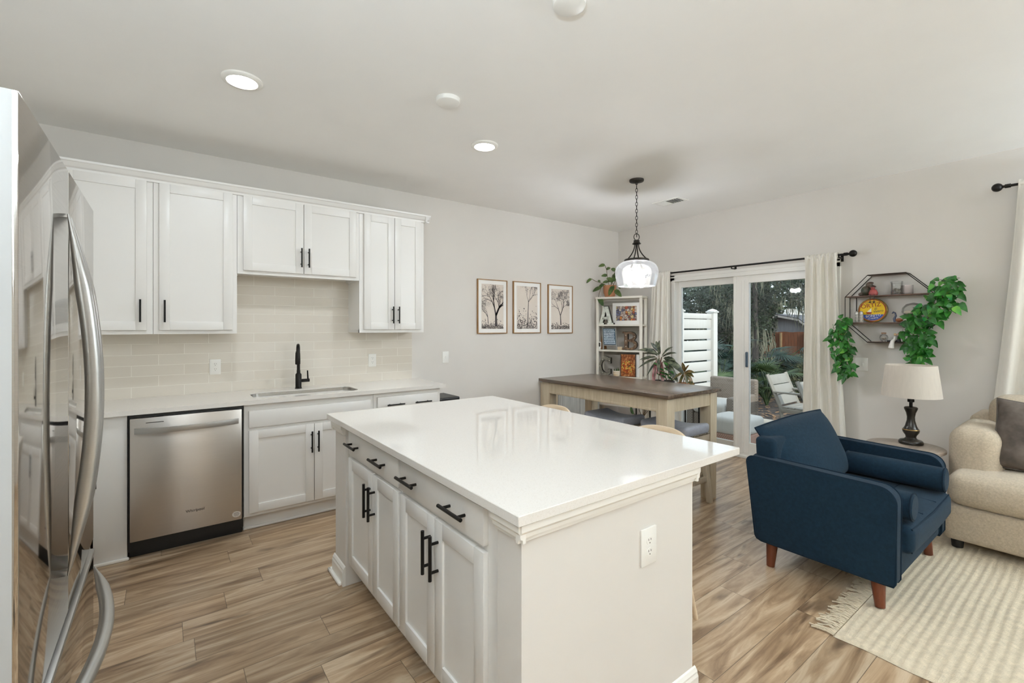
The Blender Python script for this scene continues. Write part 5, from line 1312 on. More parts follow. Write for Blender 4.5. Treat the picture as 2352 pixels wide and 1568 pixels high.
# ------------------------------------------------------------------ rug
RG0, RG1 = 0.015, 0
def rugfn(u, v):
    x = 2.445 + (4.45 - 2.445) * u; y = 0.800 + (-2.3 - 0.800) * v
    ridge = math.sin(2 * PI * y / 0.036 + 0.25 * math.sin(x * 9))
    z = 0.0095 + 0.0019 * ridge + 0.0012 * math.sin(x * 300 + 3 * math.sin(y * 60)) 
    if u == 0 or u == 1 or v == 0 or v == 1: z = 0.002
    return (x + (0.004 * math.sin(y * 21) if u == 0 else 0), y, z)
rg = thing('area_rug', 'cream woven wool rug with a knotted fringe under the armchair', 'rug', (3.4, -0.7, 0.001))
MB().grid(rugfn, 160, 480).build('woven_field', M_RUG, rg, 60)
m = MB(); R = random.Random(8)
for k in range(330):
    x = 2.45 + k * (2.0 / 330) + R.uniform(-0.003, 0.003)
    L = R.uniform(0.055, 0.105); dx = R.gauss(-0.012, 0.018); pts = []
    for i in range(5):
        u = i / 4; pts.append((x + dx * u + R.gauss(0, 0.003) * u, 0.799 + L * u, 0.006 + 0.008 * math.sin(PI * u) * R.uniform(0.2, 1.0)))
    m.tube(pts, [0.0034, 0.0032, 0.0030, 0.0034, 0.0042], 5)
fo = m.build('fringe', M_RUG, rg, 60)

# ------------------------------------------------------------------ armchair and bolsters
ac = thing('armchair', 'navy blue armchair with wooden legs standing on the rug edge', 'armchair', (3.33, 1.0, 0))
AXL, AXR, AY0, AY1 = 2.822, 3.845, 0.660, 1.375
def arm_outline(n=10):
    # side view (y, z): front bottom, back bottom, back top, front top (rounded)
    p = [(AY0 + 0.012, 0.152), (AY0 + 0.10, 0.150), (AY1 - 0.08, 0.150), (AY1 - 0.055, 0.158), (AY1 - 0.045, 0.175), (AY1 + 0.004, 0.60)]
    for k in range(n + 1):
        a = math.radians(0 + 90 * k / n); p.append((AY1 - 0.036 + 0.04 * math.cos(a), 0.606 + 0.035 * math.sin(a)))
    r = 0.075
    for k in range(n + 1):
        a = math.radians(90 + 90 * k / n); p.append((AY0 + r + r * math.cos(a) * 1.0, 0.628 - r + r * math.sin(a)))
    p += [(AY0 + 0.002, 0.40), (AY0 + 0.004, 0.17)]
    return p
def arm(x0, x1):
    m = MB(); ol = arm_outline()
    m.prism(ol, x1 - x0, ((x0, 0, 0), (0, 1, 0), (0, 0, 1), (1, 0, 0)))
    big = [f for f in m.bm.faces if len(f.verts) > 6]
    bmesh.ops.bevel(m.bm, geom=list({e for f in big for e in f.edges}), offset=0.012, segments=3, affect='EDGES', profile=0.5)
    o_ = m.build('arm', M_BLUE, ac, 40)
    for x in (x0 + 0.006, x1 - 0.006):
        MB().tube([(x, y, z) for y, z in ol], 0.0048, 8, closed=True).build('piping', M_PIPE, o_, 60)
arm(AXL, AXL + 0.092); arm(AXR - 0.092, AXR)
XI0, XI1 = AXL + 0.094, AXR - 0.094
MB().soft(XI0, XI1, AY0 + 0.012, AY1 - 0.1, 0.155, 0.290, 0.018).build('seat_base', M_BLUE, ac, 60)
def back_fn(P, u):
    return (P[0], P[1] + 0.05 * max(0, (P[2] - 0.3)), P[2])
MB().soft(XI0 - 0.035, XI1 + 0.035, AY1 - 0.155, AY1 - 0.035, 0.158, 0.752, 0.03, (0, 0, 0), 6, back_fn).build('back_frame', M_BLUE, ac, 60)
cu = MB().soft(XI0 + 0.002, XI1 - 0.002, AY0 - 0.045, AY1 - 0.17, 0.292, 0.430, 0.035, (0, 0.012, 0.016), 10).build('seat_cushion', M_BLUE, ac, 60)
m = MB()
y_ = AY0 - 0.045
for z in (0.306, 0.418): m.tube([(XI0 + 0.02, y_ + 0.012, z), ((XI0 + XI1) / 2, y_ + 0.002, z), (XI1 - 0.02, y_ + 0.012, z)], 0.0045, 8)
m.build('piping', M_PIPE, cu, 60)
m = MB()
for k in (1, 2): 
    x = XI0 + (XI1 - XI0) * k / 3; m.tube([(x, y_ + 0.02, 0.432), (x, 0.85, 0.444), (x, 1.1, 0.440)], 0.0022, 6)
m.tube([(XI0 + 0.03, 0.84, 0.438), ((XI0 + XI1) / 2, 0.84, 0.4455), (XI1 - 0.03, 0.84, 0.438)], 0.0022, 6)
m.build('tufting_seams', M_PIPE, cu, 60)
def bcp(u, v, sgn):
    """knife-edged back cushion leaning on the chair back"""
    a, b = u * 2 - 1, v * 2 - 1
    t_ = ((1 - abs(a) ** 3.2) * (1 - abs(b) ** 3.2)) ** 0.55
    x = XI0 + 0.012 + (XI1 - XI0 - 0.030) * u - 0.010 * a * (1 - b * b)
    z = 0.440 + (0.352 + 0.038 * u + 0.012 * (1 - a * a)) * v
    y = 1.135 + 0.205 * v - 0.075 * (u - 0.5) * v
    return (x, y + (-0.105 if sgn < 0 else 0.055) * t_, z + 0.012 * t_)
m = MB()
for sg in (-1, 1): m.grid(lambda u, v, sg=sg: bcp(u, v, sg), 36, 30)
bmesh.ops.remove_doubles(m.bm, verts=m.bm.verts, dist=0.0008)
bc = m.build('back_cushion', M_BLUE, ac, 60)
K = 30
ed = [bcp(k / K, 0, 1) for k in range(K)] + [bcp(1, k / K, 1) for k in range(K)] + [bcp(1 - k / K, 1, 1) for k in range(K)] + [bcp(0, 1 - k / K, 1) for k in range(K)]
MB().tube(ed, 0.005, 8, closed=True).build('piping', M_PIPE, bc, 60)
for lx, ly, zb, tx, ty_ in ((2.875, 1.262, 0.0, 2.885, 1.255), (2.868, 0.735, 0.013, 2.885, 0.75), (3.775, 0.725, 0.013, 3.76, 0.745), (3.79, 1.262, 0.0, 3.78, 1.255)):
    MB().tube([(tx, ty_, 0.165), (lx, ly, zb)], [0.034, 0.022], 16).build('leg', M_MAHOG, ac, 40)
def bolster(x, label):
    t = thing('bolster_pillow', label, 'pillow', (x, 0.9, 0.515), 'armchair bolsters')
    prof = [(0.0, 0.0), (0.060, 0.0), (0.068, 0.010), (0.070, 0.03), (0.072, 0.24), (0.070, 0.47), (0.068, 0.49), (0.060, 0.50), (0.0, 0.50)]
    m = MB().lathe(prof, (0, 0, 0), 32)
    for v in m.bm.verts: v.co = Vector((x + v.co.x, 0.625 + v.co.z, 0.516 + v.co.y))
    b = m.build('cover', M_BLUE, t, 50)
    for yy in (0.632, 1.118): MB().tube([(x + 0.0685 * math.cos(2 * PI * k / 28), yy, 0.516 + 0.0685 * math.sin(2 * PI * k / 28)) for k in range(28)], 0.004, 8, closed=True).build('piping', M_PIPE, t, 60)
bolster(XI0 + 0.076, 'navy bolster against the armchair arm nearest the island')
bolster(XI1 - 0.076, 'navy bolster against the armchair arm nearest the side table')

# ------------------------------------------------------------------ plant stand with pots by the door
ps = thing('plant_stand', 'thin black legged plant stand in front of the glass door', 'plant stand', (4.34, 2.95, 0))
MB().box(4.20, 4.48, 2.66, 3.30, 0.685, 0.705, 0.003).build('top', M_WHITEPL, ps, 30)
for px in (4.215, 4.465):
    for py in (2.675, 3.285): MB().tube([(px, py, 0.69), (px, py, 0.0)], 0.008, 8).build('leg', M_BLK, ps, 40)
def pot(t, x, y, z, r, h, m_):
    return MB().lathe([(0.0, 0.0), (r * 0.72, 0.0), (r * 0.78, 0.006), (r, h * 0.92), (r, h), (r * 0.9, h), (r * 0.88, h * 0.9), (0.0, h * 0.88)], (x, y, z), 28).build('pot', m_, t, 40)
t = thing('stromanthe_plant', 'tall plant with dark striped leaves and pinkish undersides by the glass door', 'plant', (4.34, 3.08, 0.705))
pot(t, 4.34, 3.08, 0.705, 0.075, 0.13, mat('dark_pot', (52, 48, 46), 0.5))
m, mp, ms = MB(), MB(), MB(); R = random.Random(14)
cen = Vector((4.33, 3.05, 1.09))
dirs = [(-0.1, 0.55, 0.85), (-0.2, 0.75, 0.55), (-0.2, 0.95, 0.25), (-0.3, 0.95, 0.02), (-0.3, 0.9, -0.25), (-0.3, 0.6, -0.7), (-0.3, 0.30, -0.9), (-0.3, 0.0, -0.95), (-0.2, -0.25, -0.8), (-0.2, -0.75, -0.55), (-0.1, -0.9, -0.3), (-0.2, -0.85, 0.15), (-0.1, -0.55, 0.6), (-0.1, -0.1, 0.9), (0.1, 0.3, 0.8), (0.0, -0.6, 0.35), (-0.4, 0.8, 0.4), (-0.5, -0.4, -0.5), (-0.3, 0.85, -0.05), (0.2, 0.6, 0.5)]
for k, d in enumerate(dirs):
    dv = Vector(d).normalized(); L = R.uniform(0.17, 0.26) * (1.25 if k in (4, 9, 10) else 1.0); st0 = cen + dv * 0.03 + Vector((R.uniform(-0.03, 0.03), R.uniform(-0.03, 0.03), R.uniform(-0.02, 0.03)))
    (mp if k in (7, 8) else m).leaf(st0, dv, (-0.6, 0.1, 0.8), L, L * 0.24, 'lance', 0.25, 0.35)
    if k % 3 == 0: ms.tube([(4.34, 3.08, 0.83), (4.335, 3.07, 0.97), st0], 0.004, 6)
for k in range(3): mp.leaf(cen + Vector((0, -0.0, -0.02)), (-0.3, R.uniform(-0.2, 0.2), -0.8), (-1, 0, 0), 0.16, 0.05, 'lance', 0.1, 0.4)
m.build('foliage', M_TRI, t, 40, False); mp.build('pink_leaves', M_TRIP, t, 40, False); ms.build('stems', M_STEM, t, 40)
t = thing('zz_plant', 'small glossy green plant in a dark pot on the plant stand', 'plant', (4.32, 2.955, 0.705))
pot(t, 4.32, 2.955, 0.705, 0.075, 0.14, mat('dark_pot', (52, 48, 46)))
m, ms = MB(), MB()
for bx_, by_, tx_, ty2, tz_ in ((0, 0.06, -0.02, 0.10, 0.18), (0, -0.02, -0.03, -0.03, 0.19), (0, 0.0, -0.04, 0.02, 0.13), (0.0, -0.03, -0.02, -0.10, 0.10)):
    b0, b1 = Vector((4.32 + bx_, 2.955 + by_, 0.82)), Vector((4.32 + tx_, 2.955 + ty2, 0.82 + tz_)); ms.tube([b0, b0.lerp(b1, 0.5), b1], 0.004, 6)
    for k in range(6):
        p = b0.lerp(b1, 0.25 + 0.15 * k); m.leaf(p, (b1 - b0).normalized() * 0.6 + Vector((-0.3, 0.9 if k % 2 else -0.9, 0.1)), (-0.5, 0, 0.8), 0.062, 0.028, 'oval', 0.1, 0.3)
m.build('foliage', M_ZZ, t, 40, False); ms.build('stems', M_STEM, t, 40)
t = thing('bromeliad_plant', 'spiky red and green plant in a terracotta pot on the plant stand', 'plant', (4.32, 2.765, 0.705))
pot(t, 4.32, 2.765, 0.705, 0.06, 0.135, M_TERRA)
m, ms = MB(), MB(); c0 = Vector((4.31, 2.74, 0.955)); R = random.Random(4)
for d in ((-0.2, 0.1, 1), (-0.2, -0.5, 0.75), (-0.2, -0.95, 0.2), (-0.2, -0.9, -0.15), (-0.3, -0.4, -0.7), (-0.3, 0.5, -0.3), (-0.2, -0.7, -0.55), (-0.2, 0.3, -0.8), (-0.4, -0.1, 0.5)): m.leaf(c0, d, (-0.6, 0, 0.7), R.uniform(0.12, 0.16), 0.042, 'lance', 0.2, 0.3)
m.leaf((4.29, 2.69, 0.86), (-0.3, -0.8, -0.1), (-0.6, 0, 0.7), 0.12, 0.04, 'lance', 0.3, 0.3)
for k in range(14): m.leaf((4.30 + R.uniform(-0.04, 0.04), 2.765 + R.uniform(-0.05, 0.05), 0.832), (R.uniform(-1, 1), R.uniform(-1, 1), 0.4), (0, 0, 1), 0.04, 0.014, 'lance')
ms.tube([(4.32, 2.765, 0.82), (4.315, 2.75, 0.90), c0], 0.005, 6)
m.build('foliage', M_REDL, t, 40, False); ms.build('stems', M_STEM, t, 40)
t = thing('floor_plant', 'dark leafed plant on the floor beside the bookshelf', 'plant', (4.40, 3.42, 0))
pot(t, 4.40, 3.42, 0.0, 0.10, 0.20, mat('cream_pot', (214, 204, 188), 0.5))
m, ms = MB(), MB()
for a, b, L in (((4.38, 3.24, 0.63), (-0.2, 0.55, 0.75), 0.19), ((4.36, 3.22, 0.55), (-0.2, -0.6, 0.6), 0.10), ((4.37, 3.21, 0.52), (-0.2, -0.7, 0.2), 0.11), ((4.40, 3.40, 0.50), (-0.3, 0.7, 0.5), 0.18), ((4.40, 3.46, 0.40), (-0.5, -0.2, 0.5), 0.2)):
    m.leaf(a, b, (-0.7, 0, 0.6), L, L * 0.38, 'lance', 0.15, 0.3); ms.tube([(4.40, 3.42, 0.17), (4.39, 3.34, 0.36), a], 0.004, 6)
m.build('foliage', M_ZZ, t, 40, False); ms.build('stems', M_STEM, t, 40)

# ------------------------------------------------------------------ outdoors
GZ = -0.10
M_CONC = two_tone('pale_concrete', [(0.3, (150, 142, 130)), (0.7, (182, 174, 162))], 4, 0.85, detail=5)
M_MULCH = two_tone('leaf_strewn_ground', [(0.30, (30, 28, 30)), (0.48, (58, 52, 50)), (0.60, (86, 72, 62)), (0.74, (48, 46, 48))], 5.0, 0.95, detail=8, bmp=0.6)  # dark tones carry the shade lying over the garden
struct('patio_ground', MB().box(XF + 0.14, 7.95, 0.8, 4.7, GZ - 0.1, GZ), M_CONC)
def gfn(u, v):
    x = XF + 0.16 + 30 * u; y = -4 + 26 * v
    z = GZ - 0.03 - max(0, x - 8.2) * 0.048 + 0.03 * math.sin(x * 1.7) * math.sin(y * 1.3)
    return (x, y, z - (0.05 if x < 8.4 else 0))
struct('garden_ground', MB().grid(gfn, 60, 52), M_MULCH, smooth=60)
def gz(x): return GZ - 0.03 - max(0, x - 8.2) * 0.048
M_VINYL = mat('white_vinyl', (206, 204, 199), 0.45, var=0.01)
pf = thing('privacy_fence', 'white vinyl privacy fence panel standing on the patio', 'fence', (6.43, 4.2, GZ))
for x in (5.44, 6.43, 7.42):
    MB().box(x - 0.062, x + 0.062, 4.14, 4.264, GZ, 1.665, 0.004).build('post', M_VINYL, pf, 30)
    MB().box(x - 0.078, x + 0.078, 4.124, 4.28, 1.665, 1.69, 0.004).lathe([(0.10, 0.0), (0.085, 0.018), (0.0, 0.045)], (x, 4.202, 1.69), 4).build('post_cap', M_VINYL, pf, 20)
for a, b in ((5.502, 6.368), (6.492, 7.358)):
    m = MB().box(a, b, 4.175, 4.225, 1.56, 1.645, 0.003)
    z = 1.55
    for k in range(7):
        m.box(a, b, 4.188, 4.212, z - 0.150, z, 0.002); z -= 0.176
    m.box(a, b, 4.188, 4.212, GZ + 0.06, z + 0.0, 0.002).box(a, b, 4.175, 4.225, GZ + 0.02, GZ + 0.10, 0.003)
    m.build('slat_panel', M_VINYL, pf, 30)
M_WICK = weave_mat('woven_wicker', (122, 112, 104), (150, 140, 130), (75, 75, 55))
M_WICKP = weave_mat('pinkish_wicker', (160, 124, 110), (190, 156, 142), (75, 75, 55))
wc = thing('wicker_armchair', 'woven wicker patio armchair with white cushions by the fence', 'armchair', (6.5, 3.5, GZ))
MB().soft(6.74, 6.84, 3.16, 3.86, GZ + 0.05, 0.665, 0.03).build('backrest', M_WICK, wc, 50)
for y in (3.16, 3.76): MB().soft(6.10, 6.76, y, y + 0.10, GZ + 0.05, 0.46, 0.03).build('arm', M_WICK, wc, 50)
MB().soft(6.12, 6.76, 3.26, 3.76, GZ + 0.06, 0.20, 0.03).build('seat_base', M_WICK, wc, 50)
MB().soft(6.08, 6.72, 3.265, 3.755, 0.20, 0.36, 0.05, (0, 0, 0.02)).build('seat_cushion', M_WHITECL, wc, 50)
for fx3 in (6.16, 6.78):
    for fy3 in (3.21, 3.81): MB().box(fx3 - 0.02, fx3 + 0.02, fy3 - 0.02, fy3 + 0.02, GZ, GZ + 0.07).build('foot', M_BRONZE, wc, 0)
ot = thing('wicker_ottoman', 'low wicker ottoman with a thick white cushion outside the glass door', 'ottoman', (5.78, 3.0, GZ))
MB().soft(5.50, 6.02, 2.72, 3.19, GZ + 0.03, 0.105, 0.02).build('base', M_WICKP, ot, 50)
MB().soft(5.49, 6.03, 2.71, 3.20, 0.105, 0.300, 0.05, (0, 0, 0.02)).build('cushion', M_WHITECL, ot, 50)
for fx3 in (5.53, 5.99):
    for fy3 in (2.75, 3.16): MB().box(fx3 - 0.02, fx3 + 0.02, fy3 - 0.02, fy3 + 0.02, GZ, GZ + 0.04).build('foot', M_BRONZE, ot, 0)
M_POLY = mat('grey_poly_slat', (150, 146, 138), 0.6, var=0.04)
def patio_chair(x0, yb, label):
    t = thing('patio_chair', label, 'chair', (x0, yb, GZ), 'grey slat patio chairs', 0, True)
    Wd, D, H = 0.62, 0.56, 0.85
    M_ = M_POLY
    def up(xx): MB().tube([(xx, -0.16, 0.0), (xx, -0.12, 0.40), (xx, 0.06, H)], 0.026, 4).build('rear_post', M_, t, 20)
    up(0.02); up(Wd - 0.02)
    for k in range(3):
        m = MB().box(0.03, Wd - 0.03, -0.010, 0.010, 0.44 + k * 0.135, 0.565 + k * 0.135, 0.003)
        for v in m.bm.verts: v.co.y += -0.115 + (v.co.z - 0.42) * 0.41
        m.build('back_slat', M_, t, 30)
    for k in range(5): MB().box(0.03, Wd - 0.03, -D + k * 0.09, -D + k * 0.09 + 0.08, 0.395, 0.415, 0.003).build('seat_slat', M_, t, 30)
    for xx in (0.02, Wd - 0.02):
        MB().box(xx - 0.022, xx + 0.022, -D - 0.01, -D + 0.035, 0, 0.60, 0.003).build('front_leg', M_, t, 30)
        MB().box(xx - 0.03, xx + 0.03, -D - 0.03, -0.03, 0.60, 0.625, 0.004).build('armrest', M_, t, 30)
        MB().box(xx - 0.018, xx + 0.018, -D, -0.12, 0.345, 0.395, 0.003).build('side_rail', M_, t, 30)
    return t
c1 = patio_chair(6.80, 2.98, 'grey slat patio chair with sunlit back beyond the sliding door')
dup(c1, (6.20, 2.36, GZ), 'grey slat patio chair half hidden by the curtain edge')

# far garden
M_FENCE = two_tone('red_brown_fence_boards', [(0.3, (112, 66, 44)), (0.7, (150, 92, 62))], 6, 0.8, (6, 6, 0.5))
wf = thing('board_fence', 'red brown board fence far behind the garden', 'fence', (18, 7.2, -0.6))
m = MB()
for k in range(36):
    y = 5.4 + k * 0.10; m.box(18.0, 18.02, y, y + 0.094, -0.65, 1.25 + 0.01 * math.sin(k * 5.1))
m.build('boards', M_FENCE, wf, 0)
for y in (5.5, 6.7, 7.5, 8.6): MB().box(17.94, 18.0, y, y + 0.06, -0.6, 1.22).build('post', two_tone('pale_post', [(0.3, (150, 120, 84)), (0.7, (186, 156, 116))], 6, 0.8), wf, 0)
gs = thing('garden_shed', 'grey sided shed with a dark pitched roof beyond the board fence', 'shed', (22.5, 8.6, -0.8))
M_SIDING = two_tone('grey_siding', [(0.3, (126, 124, 126)), (0.7, (152, 150, 152))], 5, 0.8, (1, 14, 0.4))
m = MB().prism([(7.4, -0.9), (9.8, -0.9), (9.8, 1.55), (9.35, 1.90), (8.55, 1.72), (7.9, 1.20), (7.4, 1.0)], 3.2, ((22.2, 0, 0), (0, 1, 0), (0, 0, 1), (1, 0, 0)))
m.build('walls', M_SIDING, gs, 0)
m = MB().prism([(9.95, 1.50), (9.40, 1.93), (8.50, 1.74), (7.80, 1.16), (7.78, 1.22), (8.48, 1.82), (9.40, 2.02), (10.0, 1.56)], 3.8, ((21.95, 0, 0), (0, 1, 0), (0, 0, 1), (1, 0, 0)))
m.build('roof', mat('dark_shingles', (84, 84, 90), 0.85, var=0.2, vscale=10), gs, 0)
m = MB().prism([(9.97, 1.46), (9.40, 1.89), (8.50, 1.70), (7.79, 1.12), (7.79, 1.18), (8.50, 1.78), (9.40, 1.97), (9.99, 1.53)], 0.06, ((21.90, 0, 0), (0, 1, 0), (0, 0, 1), (1, 0, 0)))
m.build('barge_board', mat('weathered_trim', (170, 164, 158), 0.7), gs, 0)
hg = thing('neighbour_house', 'white gable peak of a house showing above the shed roof', 'house', (27, 10.8, -1))
MB().prism([(10.25, -1.0), (11.4, -1.0), (11.4, 1.5), (10.83, 2.42), (10.25, 1.5)], 4, ((26.5, 0, 0), (0, 1, 0), (0, 0, 1), (1, 0, 0))).build('walls', mat('white_gable', (226, 224, 218), 0.7), hg, 0)
M_BARK = two_tone('dark_bark', [(0.3, (46, 42, 42)), (0.7, (78, 72, 68))], 8, 0.9, (4, 4, 0.8))
M_LV = [leaf_mat('oak_leaves_dark', (22, 32, 22), (50, 68, 42), 0.5, 3.0, 0.2), leaf_mat('oak_leaves_mid', (36, 50, 34), (82, 100, 66), 0.5, 3.0, 0.25), leaf_mat('oak_leaves_grey', (46, 60, 52), (96, 110, 94), 0.5, 3.0, 0.25)]
M_MOSS = leaf_mat('spanish_moss', (120, 122, 104), (172, 170, 148), 0.9, 5.0, 0.3)
def tree(label, x, y, lean, tr_, blobs, n, size, mi, moss, seed):
    g = gz(x); t = thing('oak_tree', label, 'tree', (x, y, g), 'trees beyond the patio'); R = random.Random(seed)
    m = MB().tube([(x, y, g), (x + lean * 0.4, y + lean, g + 2.0), (x + lean, y + lean * 1.6, g + 4.5), (x + lean, y + lean * 2, g + 7.0)], [tr_ * 1.25, tr_, tr_ * 0.85, tr_ * 0.5], 10)
    for b in blobs: m.tube([(x + lean * 0.6, y + lean, g + 3.2), ((x + b[0]) / 2, (y + b[1]) / 2, (g + 3.2 + b[2]) / 2 + 0.3), b[:3]], [tr_ * 0.45, tr_ * 0.3, tr_ * 0.1], 6)
    m.build('trunk', M_BARK, t, 50)
    m = MB()
    for k in range(n):
        bx_, by_, bz_, rx, ry, rz_ = R.choice(blobs)
        while True:
            q = Vector((R.uniform(-1, 1), R.uniform(-1, 1), R.uniform(-1, 1)))
            if q.length < 1: break
        c = Vector((bx_ + q.x * rx, by_ + q.y * ry, bz_ + q.z * rz_))
        d = Vector((R.gauss(0, 1), R.gauss(0, 1), R.gauss(0, 0.8))).normalized(); s = d.orthogonal().normalized(); L = size * R.uniform(0.6, 1.3)
        p = [c - d * L * 0.5, c + s * L * 0.22, c + d * L * 0.5, c - s * L * 0.22]
        m._new(p, [(0, 1, 2, 3)])
    m.build('crown', M_LV[mi], t, 0, False)
    if moss:
        m = MB()
        for k in range(moss):
            bx_, by_, bz_, rx, ry, rz_ = R.choice(blobs)
            a = Vector((bx_ + R.uniform(-0.8, 0.8) * rx, by_ + R.uniform(-0.9, 0.9) * ry, bz_ - rz_ * R.uniform(0.0, 0.8))); L = R.uniform(0.3, 0.95)
            for j in range(6):
                o_ = Vector((R.gauss(0, 0.04), R.gauss(0, 0.05), 0)); m.tube([a + o_, a + o_ * 1.6 + Vector((R.gauss(0, 0.02), R.gauss(0, 0.02), -L * 0.5)), a + o_ + Vector((R.gauss(0, 0.03), R.gauss(0, 0.03), -L * R.uniform(0.7, 1)))], [0.004, 0.010, 0.002], 4, False)
        m.build('spanish_moss', M_MOSS, t, 0, False)
tree('slim dark trunked tree standing behind the sliding door pane', 12.0, 5.62, 0.03, 0.065, [(12.3, 5.4, 2.9, 1.5, 1.6, 0.9), (12.6, 6.4, 2.3, 1.2, 0.9, 1.0), (12.4, 5.75, 1.7, 0.8, 0.35, 0.9)], 6000, 0.10, 0, 40, 31)
tree('mossy oak with low branches above the shed', 15.5, 7.2, 0.2, 0.20, [(15.0, 6.6, 2.9, 1.6, 1.7, 0.8), (15.4, 5.4, 2.7, 1.4, 1.0, 0.7), (15.0, 7.8, 2.3, 1.3, 1.0, 1.2), (14.6, 7.3, 1.3, 0.8, 0.5, 0.8)], 8500, 0.12, 1, 150, 32)
tree('dark oak whose leaves droop beside the right curtain', 13.5, 4.3, -0.1, 0.16, [(13.2, 4.7, 2.6, 1.0, 0.75, 0.9), (13.6, 4.4, 1.7, 0.8, 0.42, 0.5), (13.4, 5.6, 3.3, 1.0, 1.0, 0.6)], 3400, 0.11, 0, 30, 33)
tree('grey green oak rising behind the white privacy fence', 14.5, 9.4, 0.1, 0.18, [(14.0, 9.0, 2.2, 1.6, 1.7, 1.4), (14.5, 10.6, 2.3, 1.4, 1.2, 1.2), (14.3, 8.0, 2.5, 1.4, 0.9, 1.0), (14.4, 8.6, 1.0, 1.0, 1.3, 0.9)], 9000, 0.15, 2, 60, 34)
tree('tall oak between the privacy fence and the door mullion', 18.5, 10.3, 0.2, 0.16, [(18.2, 9.6, 2.9, 1.8, 1.6, 1.0), (18.6, 11.0, 2.2, 1.6, 1.6, 2.0), (18.6, 10.2, 1.0, 1.2, 0.9, 1.2)], 7000, 0.18, 1, 50, 35)
tree('distant oak filling the gap above the board fence', 29.5, 13.4, 0.2, 0.28, [(28, 12.2, 3.6, 2.0, 2.6, 2.0), (29.5, 9.8, 4.4, 2.2, 2.4, 1.5), (27, 15.2, 2.6, 2.2, 2.6, 2.8), (29, 12.8, 1.6, 1.4, 2.2, 1.6)], 7500, 0.30, 1, 40, 36)
M_PALM = [leaf_mat('palmetto_blue_green', (22, 42, 38), (62, 88, 78), 0.4, 4.0, 0.2), leaf_mat('palmetto_green', (34, 54, 32), (92, 112, 70), 0.4, 4.0, 0.2)]
def palmetto(label, x, y, H, nf, size, mi, seed):
    g = gz(x); t = thing('palmetto', label, 'palm', (x, y, g), 'palmetto clumps'); R = random.Random(seed); m, ms = MB(), MB()
    for k in range(nf):
        a = R.uniform(0, 2 * PI); r_ = R.uniform(0.1, 0.75) * H * 0.8; hz_ = H * R.uniform(0.35, 1.0)
        c = Vector((x + r_ * math.cos(a), y + r_ * math.sin(a), g + hz_)); ms.tube([(x, y, g), (x + r_ * 0.4 * math.cos(a), y + r_ * 0.4 * math.sin(a), g + hz_ * 0.7), c], [0.014, 0.011, 0.008], 5)
        out = Vector((math.cos(a), math.sin(a), R.uniform(-0.2, 0.9))).normalized(); sd = out.cross(Vector((0, 0, 1))).normalized(); nb = 24
        for j in range(nb):
            b = (j / (nb - 1) - 0.5) * 3.5; d = out * math.cos(b) + sd * math.sin(b)
            m.leaf(c, d, out.cross(sd), size * R.uniform(0.75, 1.05) * (0.75 + 0.25 * math.cos(b)), 0.021 * size / 0.5, 'lance', 0.22, 0.3)
    m.build('fronds', M_PALM[mi], t, 0, False); ms.build('stems', M_PALM[1], t, 40)
palmetto('blue green palmetto clump in the middle of the sliding pane', 11.0, 4.95, 1.25, 24, 0.58, 0, 41)
palmetto('green palmetto fanning low beside the patio chairs', 9.9, 4.42, 0.78, 14, 0.50, 1, 42)
palmetto('palmetto clump against the right end of the white privacy fence', 9.6, 5.30, 1.35, 22, 0.55, 0, 43)
palmetto('small bright palmetto behind the wicker armchair', 8.6, 4.78, 0.8, 9, 0.38, 1, 44)
palmetto('dark palmetto clump far behind the fence end', 12.5, 7.0, 1.2, 18, 0.6, 0, 45)
M_BUSH = [leaf_mat('bush_olive', (44, 52, 32), (104, 104, 66), 0.6, 4.0, 0.2), leaf_mat('bush_dark', (18, 28, 24), (44, 60, 46), 0.6, 4.0, 0.2)]
def bush(label, x, y, rx, ry, H, n, size, mi, seed):
    g = gz(x); t = thing('shrub', label, 'shrub', (x, y, g), 'garden shrubs'); R = random.Random(seed); m, ms = MB(), MB()
    for k in range(26):
        a = R.uniform(0, 6.28); q = math.sqrt(R.random()); ms.tube([(x + 0.2 * rx * math.cos(a), y + 0.2 * ry * math.sin(a), g - 0.02), (x + q * rx * math.cos(a), y + q * ry * math.sin(a), g + H * R.uniform(0.5, 1.0))], [0.012, 0.004], 5)
    for k in range(n):
        a = R.uniform(0, 6.28); q = math.sqrt(R.random()); zz = R.random() ** 0.8
        c = Vector((x + q * rx * math.cos(a) * (1 - 0.3 * zz), y + q * ry * math.sin(a) * (1 - 0.3 * zz), g + 0.03 + zz * H * (1 - 0.35 * q)))
        d = Vector((R.gauss(0, 1), R.gauss(0, 1), R.gauss(0.3, 0.8))).normalized(); s = d.orthogonal().normalized(); L = size * R.uniform(0.6, 1.3)
        m._new([c - d * L * 0.5, c + s * L * 0.2, c + d * L * 0.5, c - s * L * 0.2], [(0, 1, 2, 3)])
    m.build('foliage', M_BUSH[mi], t, 0, False); ms.build('branches', M_BARK, t, 40)
bush('olive leafed shrub beside the right curtain edge', 12.5, 4.75, 1.0, 0.75, 1.05, 2600, 0.10, 0, 51)
bush('dark shrub under the mossy oak', 14.2, 6.4, 1.2, 1.3, 1.2, 2600, 0.12, 1, 52)
bush('dark shrub behind the palmetto by the fence end', 13.0, 8.3, 1.2, 1.3, 1.4, 2600, 0.12, 1, 53)
bush('sparse olive shrub in front of the board fence', 16.0, 6.0, 1.2, 1.0, 1.2, 1800, 0.12, 0, 54)
bush('tall dark shrub far behind the white privacy fence', 16.5, 11.2, 1.6, 1.8, 1.9, 2600, 0.16, 1, 55)
bush('dark shrub at the back of the garden near the shed corner', 17.2, 9.2, 0.9, 1.0, 1.6, 2200, 0.13, 1, 56)
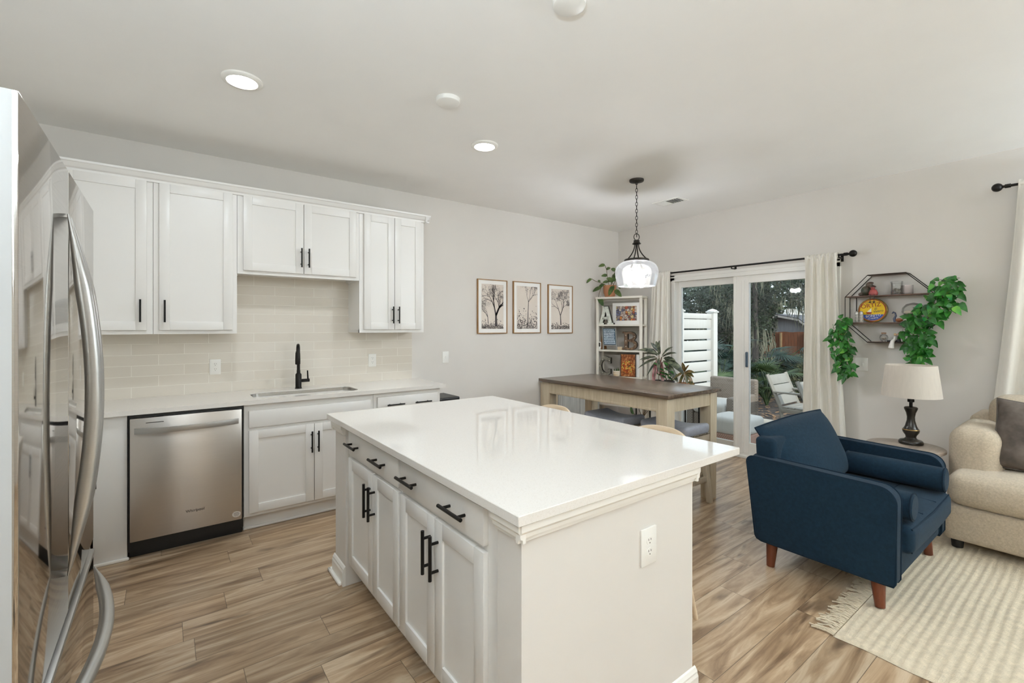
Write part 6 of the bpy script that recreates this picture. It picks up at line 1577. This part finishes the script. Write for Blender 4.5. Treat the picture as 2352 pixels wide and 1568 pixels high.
m = MB(); R = random.Random(60)
for k in range(2600):
    x = R.uniform(8.0, 15.0); y = R.uniform(2.2, 8.5); zz = gz(x) + R.uniform(0.005, 0.03) + 0.03 * math.sin(x * 1.7) * math.sin(y * 1.3)
    a = R.uniform(0, 6.28); L = R.uniform(0.03, 0.07); d = Vector((math.cos(a), math.sin(a), R.uniform(-0.25, 0.25))) * L; s = Vector((-math.sin(a), math.cos(a), R.uniform(-0.2, 0.2))) * L * 0.4
    c = Vector((x, y, zz)); m._new([c - d, c + s, c + d, c - s], [(0, 1, 2, 3)])
fl = m.build('fallen_leaves', two_tone('dry_leaves', [(0.3, (96, 72, 54)), (0.6, (150, 116, 84)), (0.8, (186, 158, 128))], 8, 0.9), None, 0, False)
tag(fl, 'dry brown fallen leaves scattered over the garden ground', 'fallen leaves'); fl['kind'] = 'stuff'

# two unseen uplights added behind the camera to bounce fill off the ceiling
def fill_uplight(x, y, label, k=1.0):
    t = thing('added_uplight', label, 'lamp', (x, y, 0), 'added fill uplights')
    MB().lathe([(0.0, 0.0), (0.14, 0.0), (0.14, 0.015), (0.03, 0.03), (0.0, 0.03)], (x, y, 0), 28).build('base', M_BRONZE, t, 40)
    MB().tube([(x, y, 0.02), (x, y, 1.72)], 0.012, 12).build('pole', M_BRONZE, t, 40)
    MB().lathe([(0.0, 1.70), (0.05, 1.71), (0.15, 1.79), (0.155, 1.79), (0.05, 1.70), (0.0, 1.69)], (x, y, 0), 32, False).build('bowl_shade', M_WHITEPL, t, 40)
    la = bpy.data.lights.new('lamp', 'AREA'); la.shape = 'DISK'; la.size = 0.22; la.energy = UPLIGHT_W * k; la.color = (0.73, 0.87, 1.0)
    lo_ = bpy.data.objects.new('lamp', la); COL.objects.link(lo_); lo_.parent = t; lo_.location = (0, 0, 1.78); lo_.rotation_euler = (PI, 0, 0)
fill_uplight(-0.62, -0.35, 'added unseen fill uplight behind the camera by the left wall')
fill_uplight(4.55, -2.4, 'added unseen fill uplight behind the camera in the living area', 1.7)
